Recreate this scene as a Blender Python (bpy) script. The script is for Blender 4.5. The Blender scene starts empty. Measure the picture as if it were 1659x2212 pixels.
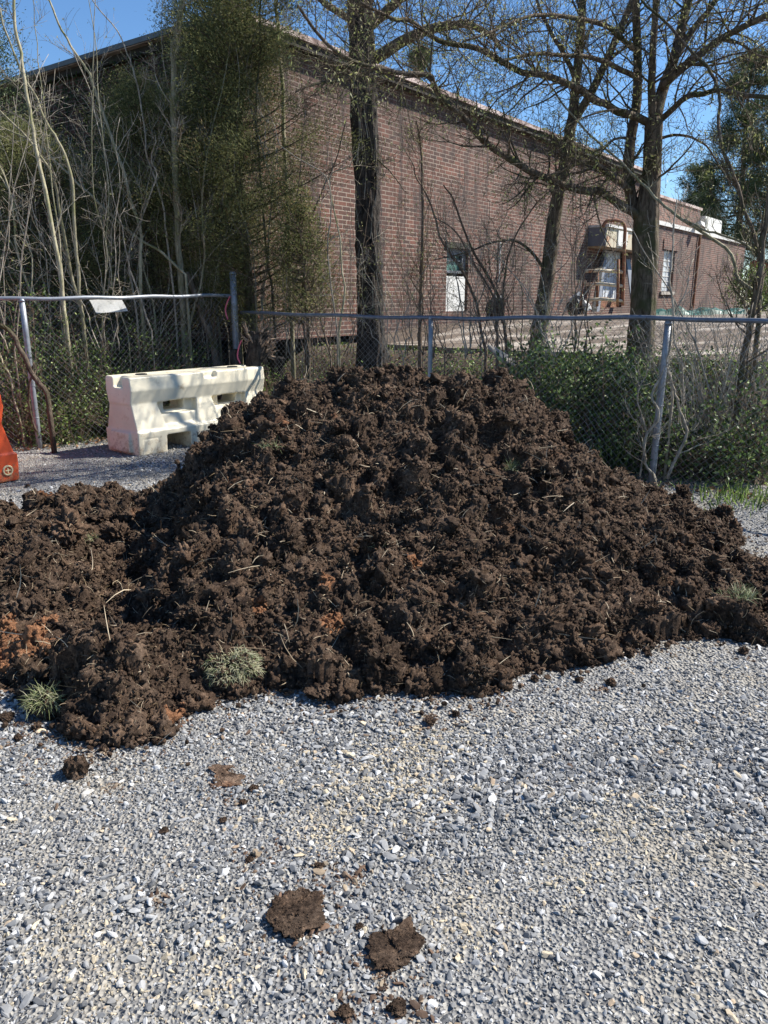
import bpy, bmesh, math
import numpy as np
from mathutils import Vector, Matrix

# ------------------------------------------------------------------ camera, world, sun, exposure
scene = bpy.context.scene
COL = scene.collection
PITCH = math.radians(15.5)
FPX = 1661.0            # focal length for a picture 1659 wide, 2212 high
CAM = np.array([0.0, 0.0, 1.6])
cam_d = bpy.data.cameras.new('camera')
cam = bpy.data.objects.new('camera', cam_d)
COL.objects.link(cam)
cam.location = CAM
cam.rotation_euler = (math.pi / 2 - PITCH, 0, 0)
cam_d.sensor_fit = 'HORIZONTAL'
cam_d.sensor_width = 36.0
cam_d.lens = 36.0 * FPX / 1659.0
cam_d.clip_start = 0.05
cam_d.clip_end = 500
scene.camera = cam

SUN_EL = math.radians(47)
SUN_AZ = math.radians(76)          # to the right of straight ahead
world = bpy.data.worlds.new('World')
scene.world = world
world.use_nodes = True
wn = world.node_tree.nodes
wl = world.node_tree.links
wn.clear()
sky = wn.new('ShaderNodeTexSky')
sky.sky_type = 'NISHITA'
sky.sun_disc = False
sky.sun_elevation = SUN_EL
sky.sun_rotation = SUN_AZ
sky.altitude = 200
sky.air_density = 1.0
sky.dust_density = 0.0
sky.ozone_density = 6.0
bg = wn.new('ShaderNodeBackground')
bg.inputs['Strength'].default_value = 0.08
wo = wn.new('ShaderNodeOutputWorld')
hs = wn.new('ShaderNodeHueSaturation')
hs.inputs['Saturation'].default_value = 1.08
hs.inputs['Value'].default_value = 1.1
wl.new(sky.outputs[0], hs.inputs['Color'])
wl.new(hs.outputs[0], bg.inputs[0])
wl.new(bg.outputs[0], wo.inputs[0])
sun_d = bpy.data.lights.new('sun', 'SUN')
sun_d.energy = 4.9
sun_d.angle = math.radians(0.5)
sun_d.color = (1.0, 0.95, 0.87)
sun = bpy.data.objects.new('sun', sun_d)
COL.objects.link(sun)
sun_dir = Vector((math.sin(SUN_AZ) * math.cos(SUN_EL), math.cos(SUN_AZ) * math.cos(SUN_EL), math.sin(SUN_EL)))
sun.rotation_euler = sun_dir.to_track_quat('Z', 'Y').to_euler()
scene.view_settings.view_transform = 'Standard'
scene.view_settings.look = 'None'
scene.view_settings.gamma = 1
scene.view_settings.exposure = 0.92
scene.render.engine = 'CYCLES'
scene.cycles.max_bounces = 6
scene.cycles.transparent_max_bounces = 8

# ------------------------------------------------------------------ helpers
CT, ST = math.cos(PITCH), math.sin(PITCH)


def ray(px, py):
    u = (px - 829.5) / FPX
    v = (1106.0 - py) / FPX
    return np.array([u, CT + v * ST, -ST + v * CT])


def P(px, py, y):
    """the point the photograph shows at (px, py) when it stands y metres ahead"""
    d = ray(px, py)
    return CAM + d * (y / d[1])


def G(px, py, z=0.0):
    d = ray(px, py)
    return CAM + d * ((z - CAM[2]) / d[2])


def ratio(px):
    return (px - 829.5) / FPX / 1.036


def _h(ix, iy, iz, s):
    n = (ix * 374761393 + iy * 668265263 + iz * 2147483647 + s * 1274126177) & 0xFFFFFFFF
    n = ((n ^ (n >> 13)) * 1274126177) & 0xFFFFFFFF
    n = ((n ^ (n >> 15)) * 2246822519) & 0xFFFFFFFF
    return ((n ^ (n >> 16)) & 0xFFFF) / 65535.0


def vnoise(p, s=0):
    p = np.asarray(p, dtype=np.float64)
    f = np.floor(p).astype(np.int64)
    t = p - f
    t = t * t * (3 - 2 * t)
    x, y, z = f[..., 0], f[..., 1], f[..., 2]
    tx, ty, tz = t[..., 0], t[..., 1], t[..., 2]
    r = 0
    for dx in (0, 1):
        wx = tx if dx else 1 - tx
        for dy in (0, 1):
            wy = ty if dy else 1 - ty
            for dz in (0, 1):
                wz = tz if dz else 1 - tz
                r = r + wx * wy * wz * _h(x + dx, y + dy, z + dz, s)
    return r * 2 - 1


def fbm(p, octv=4, s=0, gain=0.5):
    a, r, k = 1.0, 0, 1.0
    for i in range(octv):
        r = r + a * vnoise(np.asarray(p) * k + 17.3 * i, s + i)
        a *= gain
        k *= 2.03
    return r


def xy3(x, y, k=1.0):
    return np.stack([np.asarray(x) * k, np.asarray(y) * k, np.zeros_like(np.asarray(x, dtype=float))], -1)


def npmesh(name, V, tris=None, quads=None, smooth=False, tint=None):
    me = bpy.data.meshes.new(name)
    V = np.asarray(V, dtype=np.float32).reshape(-1, 3)
    loops, starts, n0 = [], [], 0
    if tris is not None and len(tris):
        tris = np.asarray(tris, dtype=np.int32).reshape(-1, 3)
        loops.append(tris.ravel())
        starts.append(np.arange(len(tris)) * 3)
        n0 = len(tris) * 3
    if quads is not None and len(quads):
        quads = np.asarray(quads, dtype=np.int32).reshape(-1, 4)
        loops.append(quads.ravel())
        starts.append(n0 + np.arange(len(quads)) * 4)
    loops = np.concatenate(loops)
    starts = np.concatenate(starts).astype(np.int32)
    me.vertices.add(len(V))
    me.vertices.foreach_set('co', V.ravel())
    me.loops.add(len(loops))
    me.loops.foreach_set('vertex_index', loops)
    me.polygons.add(len(starts))
    me.polygons.foreach_set('loop_start', starts)
    me.polygons.foreach_set('use_smooth', np.full(len(starts), smooth))
    me.update(calc_edges=True)
    if tint is not None:
        a = me.attributes.new('tint', 'FLOAT', 'POINT')
        a.data.foreach_set('value', np.asarray(tint, dtype=np.float32))
    return me


def link(name, me, mats, parent=None, kind=None):
    o = bpy.data.objects.new(name, me)
    if not isinstance(mats, (list, tuple)):
        mats = [mats]
    if me is not None and not me.materials:
        for m in mats:
            me.materials.append(m)
    COL.objects.link(o)
    if parent is not None:
        o.parent = parent
    if kind:
        o['kind'] = kind
    return o


def thing(name, label, cat, loc=(0, 0, 0), group=None):
    o = bpy.data.objects.new(name, None)
    COL.objects.link(o)
    o.location = loc
    o.empty_display_size = 0.1
    return tag(o, label, cat, group)


def tag(o, label, cat, group=None):
    o['label'] = label
    o['category'] = cat
    if group:
        o['group'] = group
    return o


class Acc:
    """collects vertices, triangles, quads and a tint per vertex"""

    def __init__(self):
        self.V, self.T, self.Q, self.A, self.n = [], [], [], [], 0

    def add(self, V, T=None, Q=None, tint=0.5):
        V = np.asarray(V, dtype=np.float32).reshape(-1, 3)
        if T is not None:
            self.T.append(np.asarray(T) + self.n)
        if Q is not None:
            self.Q.append(np.asarray(Q) + self.n)
        self.V.append(V)
        self.A.append(np.broadcast_to(np.asarray(tint, dtype=np.float32), (len(V),)))
        self.n += len(V)

    def box(self, lo, hi, tint=0.5, rot=None):
        lo, hi = np.array(lo, float), np.array(hi, float)
        c = np.array([[x, y, z] for x in (0, 1) for y in (0, 1) for z in (0, 1)]) * (hi - lo) + lo
        if rot is not None:
            c = c @ np.asarray(rot).T
        self.add(c, Q=[[0, 1, 3, 2], [4, 6, 7, 5], [0, 4, 5, 1], [2, 3, 7, 6], [0, 2, 6, 4], [1, 5, 7, 3]], tint=tint)

    def tube(self, path, rad, sides=6, tint=0.5, cap=True):
        p = np.asarray(path, dtype=float)
        n = len(p)
        r = np.broadcast_to(np.asarray(rad, dtype=float), (n,))
        t = np.gradient(p, axis=0)
        t /= np.linalg.norm(t, axis=1)[:, None] + 1e-9
        m = t.mean(0)
        ref = np.zeros(3)
        ref[np.argmin(np.abs(m))] = 1
        a = np.cross(t, ref)
        a /= np.linalg.norm(a, axis=1)[:, None] + 1e-9
        b = np.cross(t, a)
        th = np.arange(sides) * 2 * math.pi / sides
        ring = p[:, None, :] + r[:, None, None] * (np.cos(th)[None, :, None] * a[:, None, :] + np.sin(th)[None, :, None] * b[:, None, :])
        V = ring.reshape(-1, 3)
        i = np.arange(n - 1)[:, None] * sides
        j = np.arange(sides)[None, :]
        k = (j + 1) % sides
        Q = np.stack([i + j, i + k, i + sides + k, i + sides + j], -1).reshape(-1, 4)
        T = None
        if cap:
            V = np.concatenate([V, p[:1], p[-1:]])
            jj = np.arange(sides)
            kk = (jj + 1) % sides
            T = np.concatenate([np.stack([np.full(sides, n * sides), kk, jj], -1),
                                np.stack([np.full(sides, n * sides + 1), (n - 1) * sides + jj, (n - 1) * sides + kk], -1)])
        self.add(V, T=T, Q=Q, tint=tint)

    def build(self, name, mat, parent=None, smooth=False, kind=None, origin=None, tf=None):
        V = np.concatenate(self.V)
        if tf is not None:
            self.A = [tf(V, np.concatenate(self.A))]
        if origin is not None:
            V = V - np.asarray(origin, dtype=np.float32)
        me = npmesh(name, V, np.concatenate(self.T) if self.T else None, np.concatenate(self.Q) if self.Q else None,
                    smooth, np.concatenate(self.A))
        o = link(name, me, mat, parent, kind)
        if origin is not None and parent is None:
            o.location = [float(v) for v in origin]
        return o


def spline(pts, n=24):
    p = np.asarray(pts, dtype=float)
    if len(p) < 3:
        t = np.linspace(0, 1, n)[:, None]
        return p[0] * (1 - t) + p[-1] * t
    q = np.concatenate([[2 * p[0] - p[1]], p, [2 * p[-1] - p[-2]]])
    out = []
    for u in np.linspace(0, len(p) - 1 - 1e-6, n):
        i = int(u)
        t = u - i
        a, b, c, d = q[i], q[i + 1], q[i + 2], q[i + 3]
        out.append(0.5 * ((2 * b) + (c - a) * t + (2 * a - 5 * b + 4 * c - d) * t * t + (3 * b - a - 3 * c + d) * t ** 3))
    return np.array(out)


def cards(acc, pos, dirs, length, width, rng, fold=0.25, tint=None):
    """leaf blades: two triangles folded along the rib"""
    n = len(pos)
    d = dirs / (np.linalg.norm(dirs, axis=1)[:, None] + 1e-9)
    s = np.cross(d, rng.normal(size=(n, 3)))
    s /= np.linalg.norm(s, axis=1)[:, None] + 1e-9
    u = np.cross(d, s)
    L = np.broadcast_to(length, (n,))[:, None]
    W = np.broadcast_to(width, (n,))[:, None]
    b = pos
    tip = pos + d * L + u * L * 0.12
    m = pos + d * L * 0.45
    l = m + s * W * 0.5 + u * W * fold
    r = m - s * W * 0.5 + u * W * fold
    V = np.stack([b, l, tip, r], 1).reshape(-1, 3)
    i = np.arange(n)[:, None] * 4
    T = np.concatenate([i + np.array([[0, 1, 2]]), i + np.array([[0, 2, 3]])])
    if tint is None:
        tint = rng.random(n)
    acc.add(V, T=T, tint=np.repeat(tint, 4))


# ------------------------------------------------------------------ materials
def nmat(name):
    m = bpy.data.materials.new(name)
    m.use_nodes = True
    nt = m.node_tree
    return m, nt, nt.nodes['Principled BSDF'], nt.nodes['Material Output']


def ramp(nt, stops, src=None):
    r = nt.nodes.new('ShaderNodeValToRGB')
    e = r.color_ramp.elements
    while len(e) < len(stops):
        e.new(0.5)
    for k, (pos, c) in enumerate(stops):
        e[k].position = pos
        e[k].color = (*c, 1)
    if src is not None:
        nt.links.new(src, r.inputs[0])
    return r.outputs[0]


def noise(nt, scale, detail=4, rough=0.6, vec=None, dist=0.0):
    n = nt.nodes.new('ShaderNodeTexNoise')
    n.inputs['Scale'].default_value = scale
    n.inputs['Detail'].default_value = detail
    n.inputs['Roughness'].default_value = rough
    n.inputs['Distortion'].default_value = dist
    if vec is not None:
        nt.links.new(vec, n.inputs['Vector'])
    return n.outputs['Fac']


def objco(nt, scale=None, frm='Object'):
    t = nt.nodes.new('ShaderNodeTexCoord')
    o = t.outputs[frm]
    if scale is not None:
        mp = nt.nodes.new('ShaderNodeMapping')
        mp.inputs['Scale'].default_value = scale
        nt.links.new(o, mp.inputs['Vector'])
        o = mp.outputs[0]
    return o


def mixc(nt, fac, a, b, mode='MIX'):
    m = nt.nodes.new('ShaderNodeMix')
    m.data_type = 'RGBA'
    m.blend_type = mode
    for sock, val in ((m.inputs[0], fac), (m.inputs[6], a), (m.inputs[7], b)):
        if isinstance(val, (int, float)):
            sock.default_value = val
        elif isinstance(val, tuple):
            sock.default_value = (*val, 1)
        else:
            nt.links.new(val, sock)
    return m.outputs[2]


def bump(nt, bs, h, strength=0.4, dist=0.01):
    b = nt.nodes.new('ShaderNodeBump')
    b.inputs['Strength'].default_value = strength
    b.inputs['Distance'].default_value = dist
    nt.links.new(h, b.inputs['Height'])
    nt.links.new(b.outputs[0], bs.inputs['Normal'])


def attr(nt, name='tint'):
    a = nt.nodes.new('ShaderNodeAttribute')
    a.attribute_name = name
    return a.outputs['Fac']


def grime_foot(m):
    nt = m.node_tree
    bs = nt.nodes['Principled BSDF']
    src = bs.inputs['Base Color'].links[0].from_socket
    tc = nt.nodes.new('ShaderNodeTexCoord')
    sp = nt.nodes.new('ShaderNodeSeparateXYZ')
    nt.links.new(tc.outputs['Object'], sp.inputs[0])
    n = noise(nt, 16, 6, 0.75, tc.outputs['Object'])
    ad = nt.nodes.new('ShaderNodeMath')
    ad.operation = 'MULTIPLY_ADD'
    nt.links.new(sp.outputs[2], ad.inputs[0])
    ad.inputs[1].default_value = -0.55
    nt.links.new(n, ad.inputs[2])
    f = ramp(nt, [(0.44, (0, 0, 0)), (0.62, (.85, .85, .85))], ad.outputs[0])
    c = mixc(nt, f, src, (.30, .19, .10))
    sc = ramp(nt, [(0.66, (0, 0, 0)), (0.70, (.7, .7, .7))], noise(nt, 30, 5, 0.8, objco(nt, (1, 1, .4))))
    c = mixc(nt, sc, c, (.20, .14, .09))
    nt.links.new(c, bs.inputs['Base Color'])
    return m


def m_soil(name, light=1.0, clay=0.66):
    m, nt, bs, out = nmat(name)
    v = objco(nt)
    c1 = ramp(nt, [(0.3, (.020 * light, .013 * light, .010 * light)), (0.5, (.098 * light, .066 * light, .046 * light)),
                   (0.72, (.20 * light, .142 * light, .102 * light))], noise(nt, 9, 6, 0.75, v))
    c2 = mixc(nt, ramp(nt, [(clay, (0, 0, 0)), (clay + 0.08, (1, 1, 1))], noise(nt, 2.6, 3, 0.6, v)), c1, (.20, .10, .055))
    t = ramp(nt, [(0.0, (.55, .55, .55)), (0.5, (1, 1, 1)), (1, (1.6, 1.5, 1.4))], attr(nt))
    hv = nt.nodes.new('ShaderNodeMath')
    hv.operation = 'MULTIPLY'
    hv.inputs[1].default_value = 0.5
    nt.links.new(attr(nt), hv.inputs[0])
    c2 = mixc(nt, ramp(nt, [(0.52, (0, 0, 0)), (0.56, (1, 1, 1))], hv.outputs[0]), c2, (.19, .100, .056))
    c3 = mixc(nt, 1.0, c2, t, 'MULTIPLY')
    c3 = mixc(nt, 1.0, c3, ramp(nt, [(0.35, (.45, .42, .40)), (0.55, (1, 1, 1)), (0.72, (2.2, 2.1, 1.95))], noise(nt, 75, 5, 0.8, v)), 'MULTIPLY')
    nt.links.new(c3, bs.inputs['Base Color'])
    bs.inputs['Roughness'].default_value = 0.95
    bs.inputs['Specular IOR Level'].default_value = 0.15
    bump(nt, bs, noise(nt, 150, 5, 0.85, v), 1.0, 0.012)
    return m


def m_leaf(name, stops, transl=0.3, rough=0.5, spec=0.3):
    m, nt, bs, out = nmat(name)
    c = ramp(nt, stops, attr(nt))
    nt.links.new(c, bs.inputs['Base Color'])
    bs.inputs['Roughness'].default_value = rough
    bs.inputs['Specular IOR Level'].default_value = spec
    tr = nt.nodes.new('ShaderNodeBsdfTranslucent')
    nt.links.new(c, tr.inputs[0])
    mx = nt.nodes.new('ShaderNodeMixShader')
    mx.inputs[0].default_value = transl
    nt.links.new(bs.outputs[0], mx.inputs[1])
    nt.links.new(tr.outputs[0], mx.inputs[2])
    nt.links.new(mx.outputs[0], out.inputs[0])
    return m


def m_bark(name, dark, light, scale=(14, 14, 2.2), bmp=0.02, moss=None, bs_str=0.9):
    m, nt, bs, out = nmat(name)
    v = objco(nt, scale)
    n = noise(nt, 1.5, 6, 0.7, v, 0.6)
    c = ramp(nt, [(0.36, dark), (0.62, light)], n)
    if moss:
        f = ramp(nt, [(0.5, (0, 0, 0)), (0.62, (1, 1, 1))], noise(nt, 3.0, 4, 0.6, objco(nt)))
        c = mixc(nt, f, c, moss)
    c = mixc(nt, 1.0, c, ramp(nt, [(0, (.75, .75, .75)), (1, (1.25, 1.25, 1.25))], attr(nt)), 'MULTIPLY')
    nt.links.new(c, bs.inputs['Base Color'])
    bs.inputs['Roughness'].default_value = 0.9
    bs.inputs['Specular IOR Level'].default_value = 0.2
    bump(nt, bs, n, bs_str, bmp)
    return m


def m_plain(name, col, rough=0.6, metal=0.0, var=0.25, nscale=8, dirt=None, dirtpos=0.6, bmp=0.0, vec=None):
    m, nt, bs, out = nmat(name)
    v = objco(nt, vec) if vec else objco(nt)
    lo = tuple(c * (1 - var) for c in col)
    hi = tuple(min(1, c * (1 + var * .6)) for c in col)
    c = ramp(nt, [(0.3, lo), (0.7, hi)], noise(nt, nscale, 5, 0.65, v))
    if dirt:
        f = ramp(nt, [(dirtpos, (0, 0, 0)), (dirtpos + 0.12, (1, 1, 1))], noise(nt, nscale * 0.7, 6, 0.75, v, 0.5))
        c = mixc(nt, f, c, dirt)
    nt.links.new(c, bs.inputs['Base Color'])
    bs.inputs['Roughness'].default_value = rough
    bs.inputs['Metallic'].default_value = metal
    if bmp:
        bump(nt, bs, noise(nt, nscale * 6, 4, 0.7, v), 0.5, bmp)
    return m


def m_brick(name, lighter=1.0, off=0.0):
    m, nt, bs, out = nmat(name)
    tc = nt.nodes.new('ShaderNodeTexCoord')
    sp = nt.nodes.new('ShaderNodeSeparateXYZ')
    nt.links.new(tc.outputs['Object'], sp.inputs[0])
    ad = nt.nodes.new('ShaderNodeMath')
    ad.operation = 'ADD'
    nt.links.new(sp.outputs[0], ad.inputs[0])
    nt.links.new(sp.outputs[1], ad.inputs[1])
    cb = nt.nodes.new('ShaderNodeCombineXYZ')
    nt.links.new(ad.outputs[0], cb.inputs[0])
    nt.links.new(sp.outputs[2], cb.inputs[1])
    br = nt.nodes.new('ShaderNodeTexBrick')
    nt.links.new(cb.outputs[0], br.inputs['Vector'])
    br.inputs['Scale'].default_value = 1.0
    br.inputs['Brick Width'].default_value = 0.212
    br.inputs['Row Height'].default_value = 0.0690
    br.inputs['Mortar Size'].default_value = 0.0082
    br.inputs['Mortar Smooth'].default_value = 0.25
    br.inputs['Bias'].default_value = -0.1
    br.inputs['Color1'].default_value = (.155 * lighter, .064 * lighter, .043 * lighter, 1)
    br.inputs['Color2'].default_value = (.062 * lighter, .036 * lighter, .028 * lighter, 1)
    br.inputs['Mortar'].default_value = (.31, .25, .20, 1)
    big = noise(nt, 0.55, 4, 0.6, tc.outputs['Object'])
    c = mixc(nt, ramp(nt, [(0.42, (0, 0, 0)), (0.60, (.9, .9, .9))], big), br.outputs[0], (.062, .042, .034), 'MIX')
    # the mortar stays readable through the grime
    c = mixc(nt, 0.42, c, br.outputs[0])
    mp = nt.nodes.new('ShaderNodeMapping')
    mp.inputs['Scale'].default_value = (5.0, 1.0, 0.35)
    nt.links.new(cb.outputs[0], mp.inputs['Vector'])
    mp.inputs['Scale'].default_value = (4.5, 0.45, 1)
    st = noise(nt, 1.6, 5, 0.7, mp.outputs[0])
    c = mixc(nt, ramp(nt, [(0.60, (0, 0, 0)), (0.76, (.42, .42, .42))], st), c, (.45, .38, .33))
    st2 = noise(nt, 1.1, 5, 0.7, mp.outputs[0])
    c = mixc(nt, ramp(nt, [(0.38, (.75, .75, .75)), (0.50, (0, 0, 0))], st2), c, (.030, .022, .020))
    c = mixc(nt, 1.0, c, ramp(nt, [(0.3, (.8, .8, .8)), (0.7, (1.2, 1.2, 1.2))], noise(nt, 30, 3, 0.6, tc.outputs['Object'])), 'MULTIPLY')
    nt.links.new(c, bs.inputs['Base Color'])
    bs.inputs['Roughness'].default_value = 0.92
    iv = nt.nodes.new('ShaderNodeMath')
    iv.operation = 'SUBTRACT'
    iv.inputs[0].default_value = 1.0
    nt.links.new(br.outputs['Fac'], iv.inputs[1])
    bump(nt, bs, iv.outputs[0], 0.7, 0.006)
    return m


M = {}
M['soil'] = m_soil('soil')
M['soil_dry'] = m_soil('soil_dry', 1.7, 0.56)
M['brick'] = m_brick('brick')
M['brick_red'] = m_brick('brick_red', 1.5)
M['straw'] = m_leaf('straw', [(0, (.10, .065, .035)), (.5, (.26, .19, .11)), (1, (.55, .46, .33))], 0.1, 0.6)
M['cedar'] = m_leaf('cedar', [(0, (.05, .058, .022)), (.5, (.18, .19, .075)), (.85, (.30, .30, .12)), (1, (.38, .30, .15))], 0.4, 0.6, 0.2)
M['pine'] = m_leaf('pine', [(0, (.03, .048, .02)), (.6, (.09, .125, .05)), (1, (.17, .20, .08))], 0.25, 0.5, 0.3)
M['privet'] = m_leaf('privet', [(0, (.018, .04, .012)), (.5, (.11, .18, .04)), (.85, (.29, .40, .10)), (1, (.46, .52, .24))], 0.35, 0.45, 0.4)
M['ivy'] = m_leaf('ivy', [(0, (.014, .030, .010)), (.55, (.075, .13, .034)), (1, (.34, .44, .16))], 0.3, 0.45, 0.35)
M['grass'] = m_leaf('grass', [(0, (.16, .19, .08)), (.5, (.30, .34, .16)), (1, (.62, .58, .40))], 0.3, 0.5)
M['bud'] = m_leaf('bud', [(0, (.16, .18, .06)), (.5, (.34, .36, .12)), (1, (.45, .42, .24))], 0.35, 0.5)
M['dead_leaf'] = m_leaf('dead_leaf', [(0, (.10, .05, .03)), (.5, (.26, .15, .08)), (1, (.45, .30, .18))], 0.15, 0.6)
M['bark_dark'] = m_bark('bark_dark', (.008, .007, .006), (.095, .080, .068), (13, 13, 4.5), 0.04, bs_str=1.0)
M['bark_grey'] = m_bark('bark_grey', (.055, .040, .028), (.235, .185, .135), (20, 20, 4.0), 0.04, (.085, .085, .042))
M['bark_pale'] = m_bark('bark_pale', (.19, .17, .105), (.42, .385, .27), (20, 20, 5), 0.005, (.20, .20, .10))
M['twig'] = m_bark('twig', (.17, .14, .10), (.46, .41, .33), (20, 20, 8), 0.002)
M['twig_brown'] = m_bark('twig_brown', (.085, .060, .042), (.22, .165, .12), (20, 20, 8), 0.002)
M['galv'] = m_plain('galvanised', (.28, .30, .33), 0.5, 0.45, 0.25, 20, (.16, .13, .11), 0.66)
M['galv_dull'] = m_plain('galvanised_dull', (.17, .19, .23), 0.5, 0.6, 0.3, 14, (.09, .08, .08), 0.6)
M['wire'] = m_plain('wire', (.24, .245, .25), 0.5, 0.6, 0.3, 30)
M['white_plastic'] = m_plain('white_plastic', (.78, .71, .54), 0.42, 0, 0.10, 4, (.50, .36, .19), 0.58)
M['orange_plastic'] = m_plain('orange_plastic', (.78, .105, .03), 0.4, 0, 0.12, 5, (.35, .10, .05), 0.72)
grime_foot(M['white_plastic'])
grime_foot(M['orange_plastic'])
M['black'] = m_plain('black_plastic', (.012, .012, .013), 0.5, 0, 0.2)
M['cream'] = m_plain('cream_plastic', (.70, .58, .34), 0.5, 0, 0.15, 30, (.25, .14, .07), 0.6)
M['ink'] = m_plain('ink', (.05, .05, .055), 0.7, 0, 0.1)
M['sheet'] = m_plain('weathered_sheet', (.52, .52, .50), 0.6, 0, 0.15, 14, (.22, .22, .20), 0.5)
M['ribbon'] = m_plain('ribbon', (.55, .10, .17), 0.5, 0, 0.2)
M['wood_raw'] = m_plain('split_wood', (.42, .30, .21), 0.9, 0, 0.35, 20, (.12, .08, .06), 0.52, 0.01)
M['concrete'] = m_plain('concrete', (.40, .36, .31), 0.9, 0, 0.2, 3, (.16, .12, .09), 0.55, 0.01)
M['bank'] = m_plain('bank_soil', (.085, .06, .042), 0.95, 0, 0.4, 5, (.16, .12, .08), 0.55, 0.03)
M['white_paint'] = m_plain('white_paint', (.62, .61, .57), 0.7, 0, 0.15, 7, (.22, .19, .16), 0.58)
M['rust'] = m_plain('rust', (.22, .095, .05), 0.85, 0, 0.4, 10, (.45, .36, .18), 0.56)
M['pale_rust'] = m_plain('faded_metal', (.50, .44, .32), 0.7, 0, 0.15, 4, (.42, .16, .06), 0.52)
M['grey_metal'] = m_plain('grey_metal', (.15, .16, .18), 0.6, 0.2, 0.2, 5)
M['door_metal'] = m_plain('door_metal', (.60, .63, .66), 0.6, 0.1, 0.15, 3, (.34, .30, .26), 0.6)
M['dark_void'] = m_plain('dark_inside', (.012, .011, .010), 0.9, 0, 0.2)
M['glass_green'] = m_plain('green_glass', (.10, .20, .17), 0.15, 0, 0.4, 6)
M['glass_white'] = m_plain('white_glass', (.50, .53, .55), 0.3, 0, 0.2, 12)
M['roof_edge'] = m_plain('roof_edge', (.50, .40, .36), 0.8, 0, 0.25, 1.5, (.16, .10, .08), 0.5)
M['moss_dark'] = m_plain('mossy_board', (.035, .030, .024), 0.9, 0, 0.4, 9, (.05, .06, .02), 0.55)
M['tarp'] = m_plain('tarp', (.03, .10, .07), 0.5, 0, 0.3, 6)
M['grey_roof'] = m_plain('grey_roof', (.13, .15, .16), 0.7, 0, 0.2, 6)


def m_gravel_stone():
    m, nt, bs, out = nmat('gravel_stone')
    hv = nt.nodes.new('ShaderNodeMath')
    hv.operation = 'MULTIPLY'
    hv.inputs[1].default_value = 0.5
    nt.links.new(attr(nt), hv.inputs[0])
    c = ramp(nt, [(0.0, (.075, .077, .080)), (0.175, (.17, .173, .176)), (0.35, (.335, .335, .33)), (0.44, (.56, .555, .54)),
                  (0.465, (.47, .40, .29)), (0.5, (.34, .25, .17)), (0.52, (.50, .43, .31)), (0.62, (.36, .30, .21)), (0.8, (.14, .085, .055)), (1.0, (.06, .038, .026))], hv.outputs[0])
    n = noise(nt, 60, 4, 0.7, objco(nt))
    c = mixc(nt, 1.0, c, ramp(nt, [(0.3, (.82, .82, .82)), (0.7, (1.15, 1.15, 1.15))], n), 'MULTIPLY')
    # dusty tan patches where fines lie between the stones
    f = ramp(nt, [(0.56, (0, 0, 0)), (0.74, (.3, .3, .3))], noise(nt, 1.6, 3, 0.6, objco(nt)))
    c = mixc(nt, f, c, (.44, .385, .285))
    nt.links.new(c, bs.inputs['Base Color'])
    bs.inputs['Roughness'].default_value = 0.8
    bs.inputs['Specular IOR Level'].default_value = 0.3
    return m


def m_ground():
    m, nt, bs, out = nmat('gravel_ground')
    v = objco(nt)
    vo = nt.nodes.new('ShaderNodeTexVoronoi')
    vo.inputs['Scale'].default_value = 75
    nt.links.new(v, vo.inputs['Vector'])
    c = ramp(nt, [(0.0, (.12, .12, .12)), (0.5, (.23, .225, .215)), (1.0, (.36, .345, .31))], vo.outputs['Color'])
    f = ramp(nt, [(0.48, (0, 0, 0)), (0.72, (.45, .45, .45))], noise(nt, 1.6, 3, 0.6, v))
    c = mixc(nt, f, c, (.36, .31, .225))
    nt.links.new(c, bs.inputs['Base Color'])
    bs.inputs['Roughness'].default_value = 0.95
    bump(nt, bs, vo.outputs['Distance'], 0.9, 0.02)
    return m


M['stone'] = m_gravel_stone()
M['ground'] = m_ground()
RNG = np.random.default_rng(7)

# ------------------------------------------------------------------ layout: fence lines
F0 = np.array([-7.2, 8.35])
F1 = np.array([-3.80, 8.37])     # post with the sheet beside it
F2 = np.array([-1.92, 10.30])    # corner post
F3 = np.array([0.49, 8.30])
F4 = np.array([2.40, 6.72])
F5 = F4 + (F4 - F2) / np.linalg.norm(F4 - F2) * 2.4


def line_y(A, B, k):
    t = (k * A[1] - A[0]) / ((B[0] - A[0]) - k * (B[1] - A[1]))
    return A[1] + t * (B[1] - A[1])


def fence_y(px):
    k = ratio(px)
    if px < 80:
        return 8.37
    if px < 512:
        return line_y(F1, F2, k)
    return line_y(F2, F4, k)


FN = np.array([0.638, 0.770])    # points away from the camera, across the right-hand fence


def behind(x, y):
    """metres behind the fence"""
    a = (x - F4[0]) * FN[0] + (y - F4[1]) * FN[1]
    d = F2 - F1
    d = d / np.linalg.norm(d)
    nn = np.array([-d[1], d[0]])
    b = (x - F1[0]) * nn[0] + (y - F1[1]) * nn[1]
    c = y - 8.37
    left = np.where(np.asarray(x) < F1[0], np.minimum(b, c) * 0 + c, b)
    return np.where(np.asarray(x) < F2[0], np.maximum(left, -5), a)


def sst(a, b, x):
    t = np.clip((x - a) / (b - a), 0, 1)
    return t * t * (3 - 2 * t)


def terrain(x, y):
    d = behind(x, y)
    z = -0.10 * sst(0.1, 0.7, d) + 1.0 * sst(0.8, 2.35, d)
    z = z + 0.28 * sst(2.4, 6.0, d)
    return z - 0.02 - 0.05 * sst(2.3, 2.5, d)


def lot_z(x, y):
    return 0.94 + 0.33 * sst(2.4, 6.5, behind(x, y))


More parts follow.
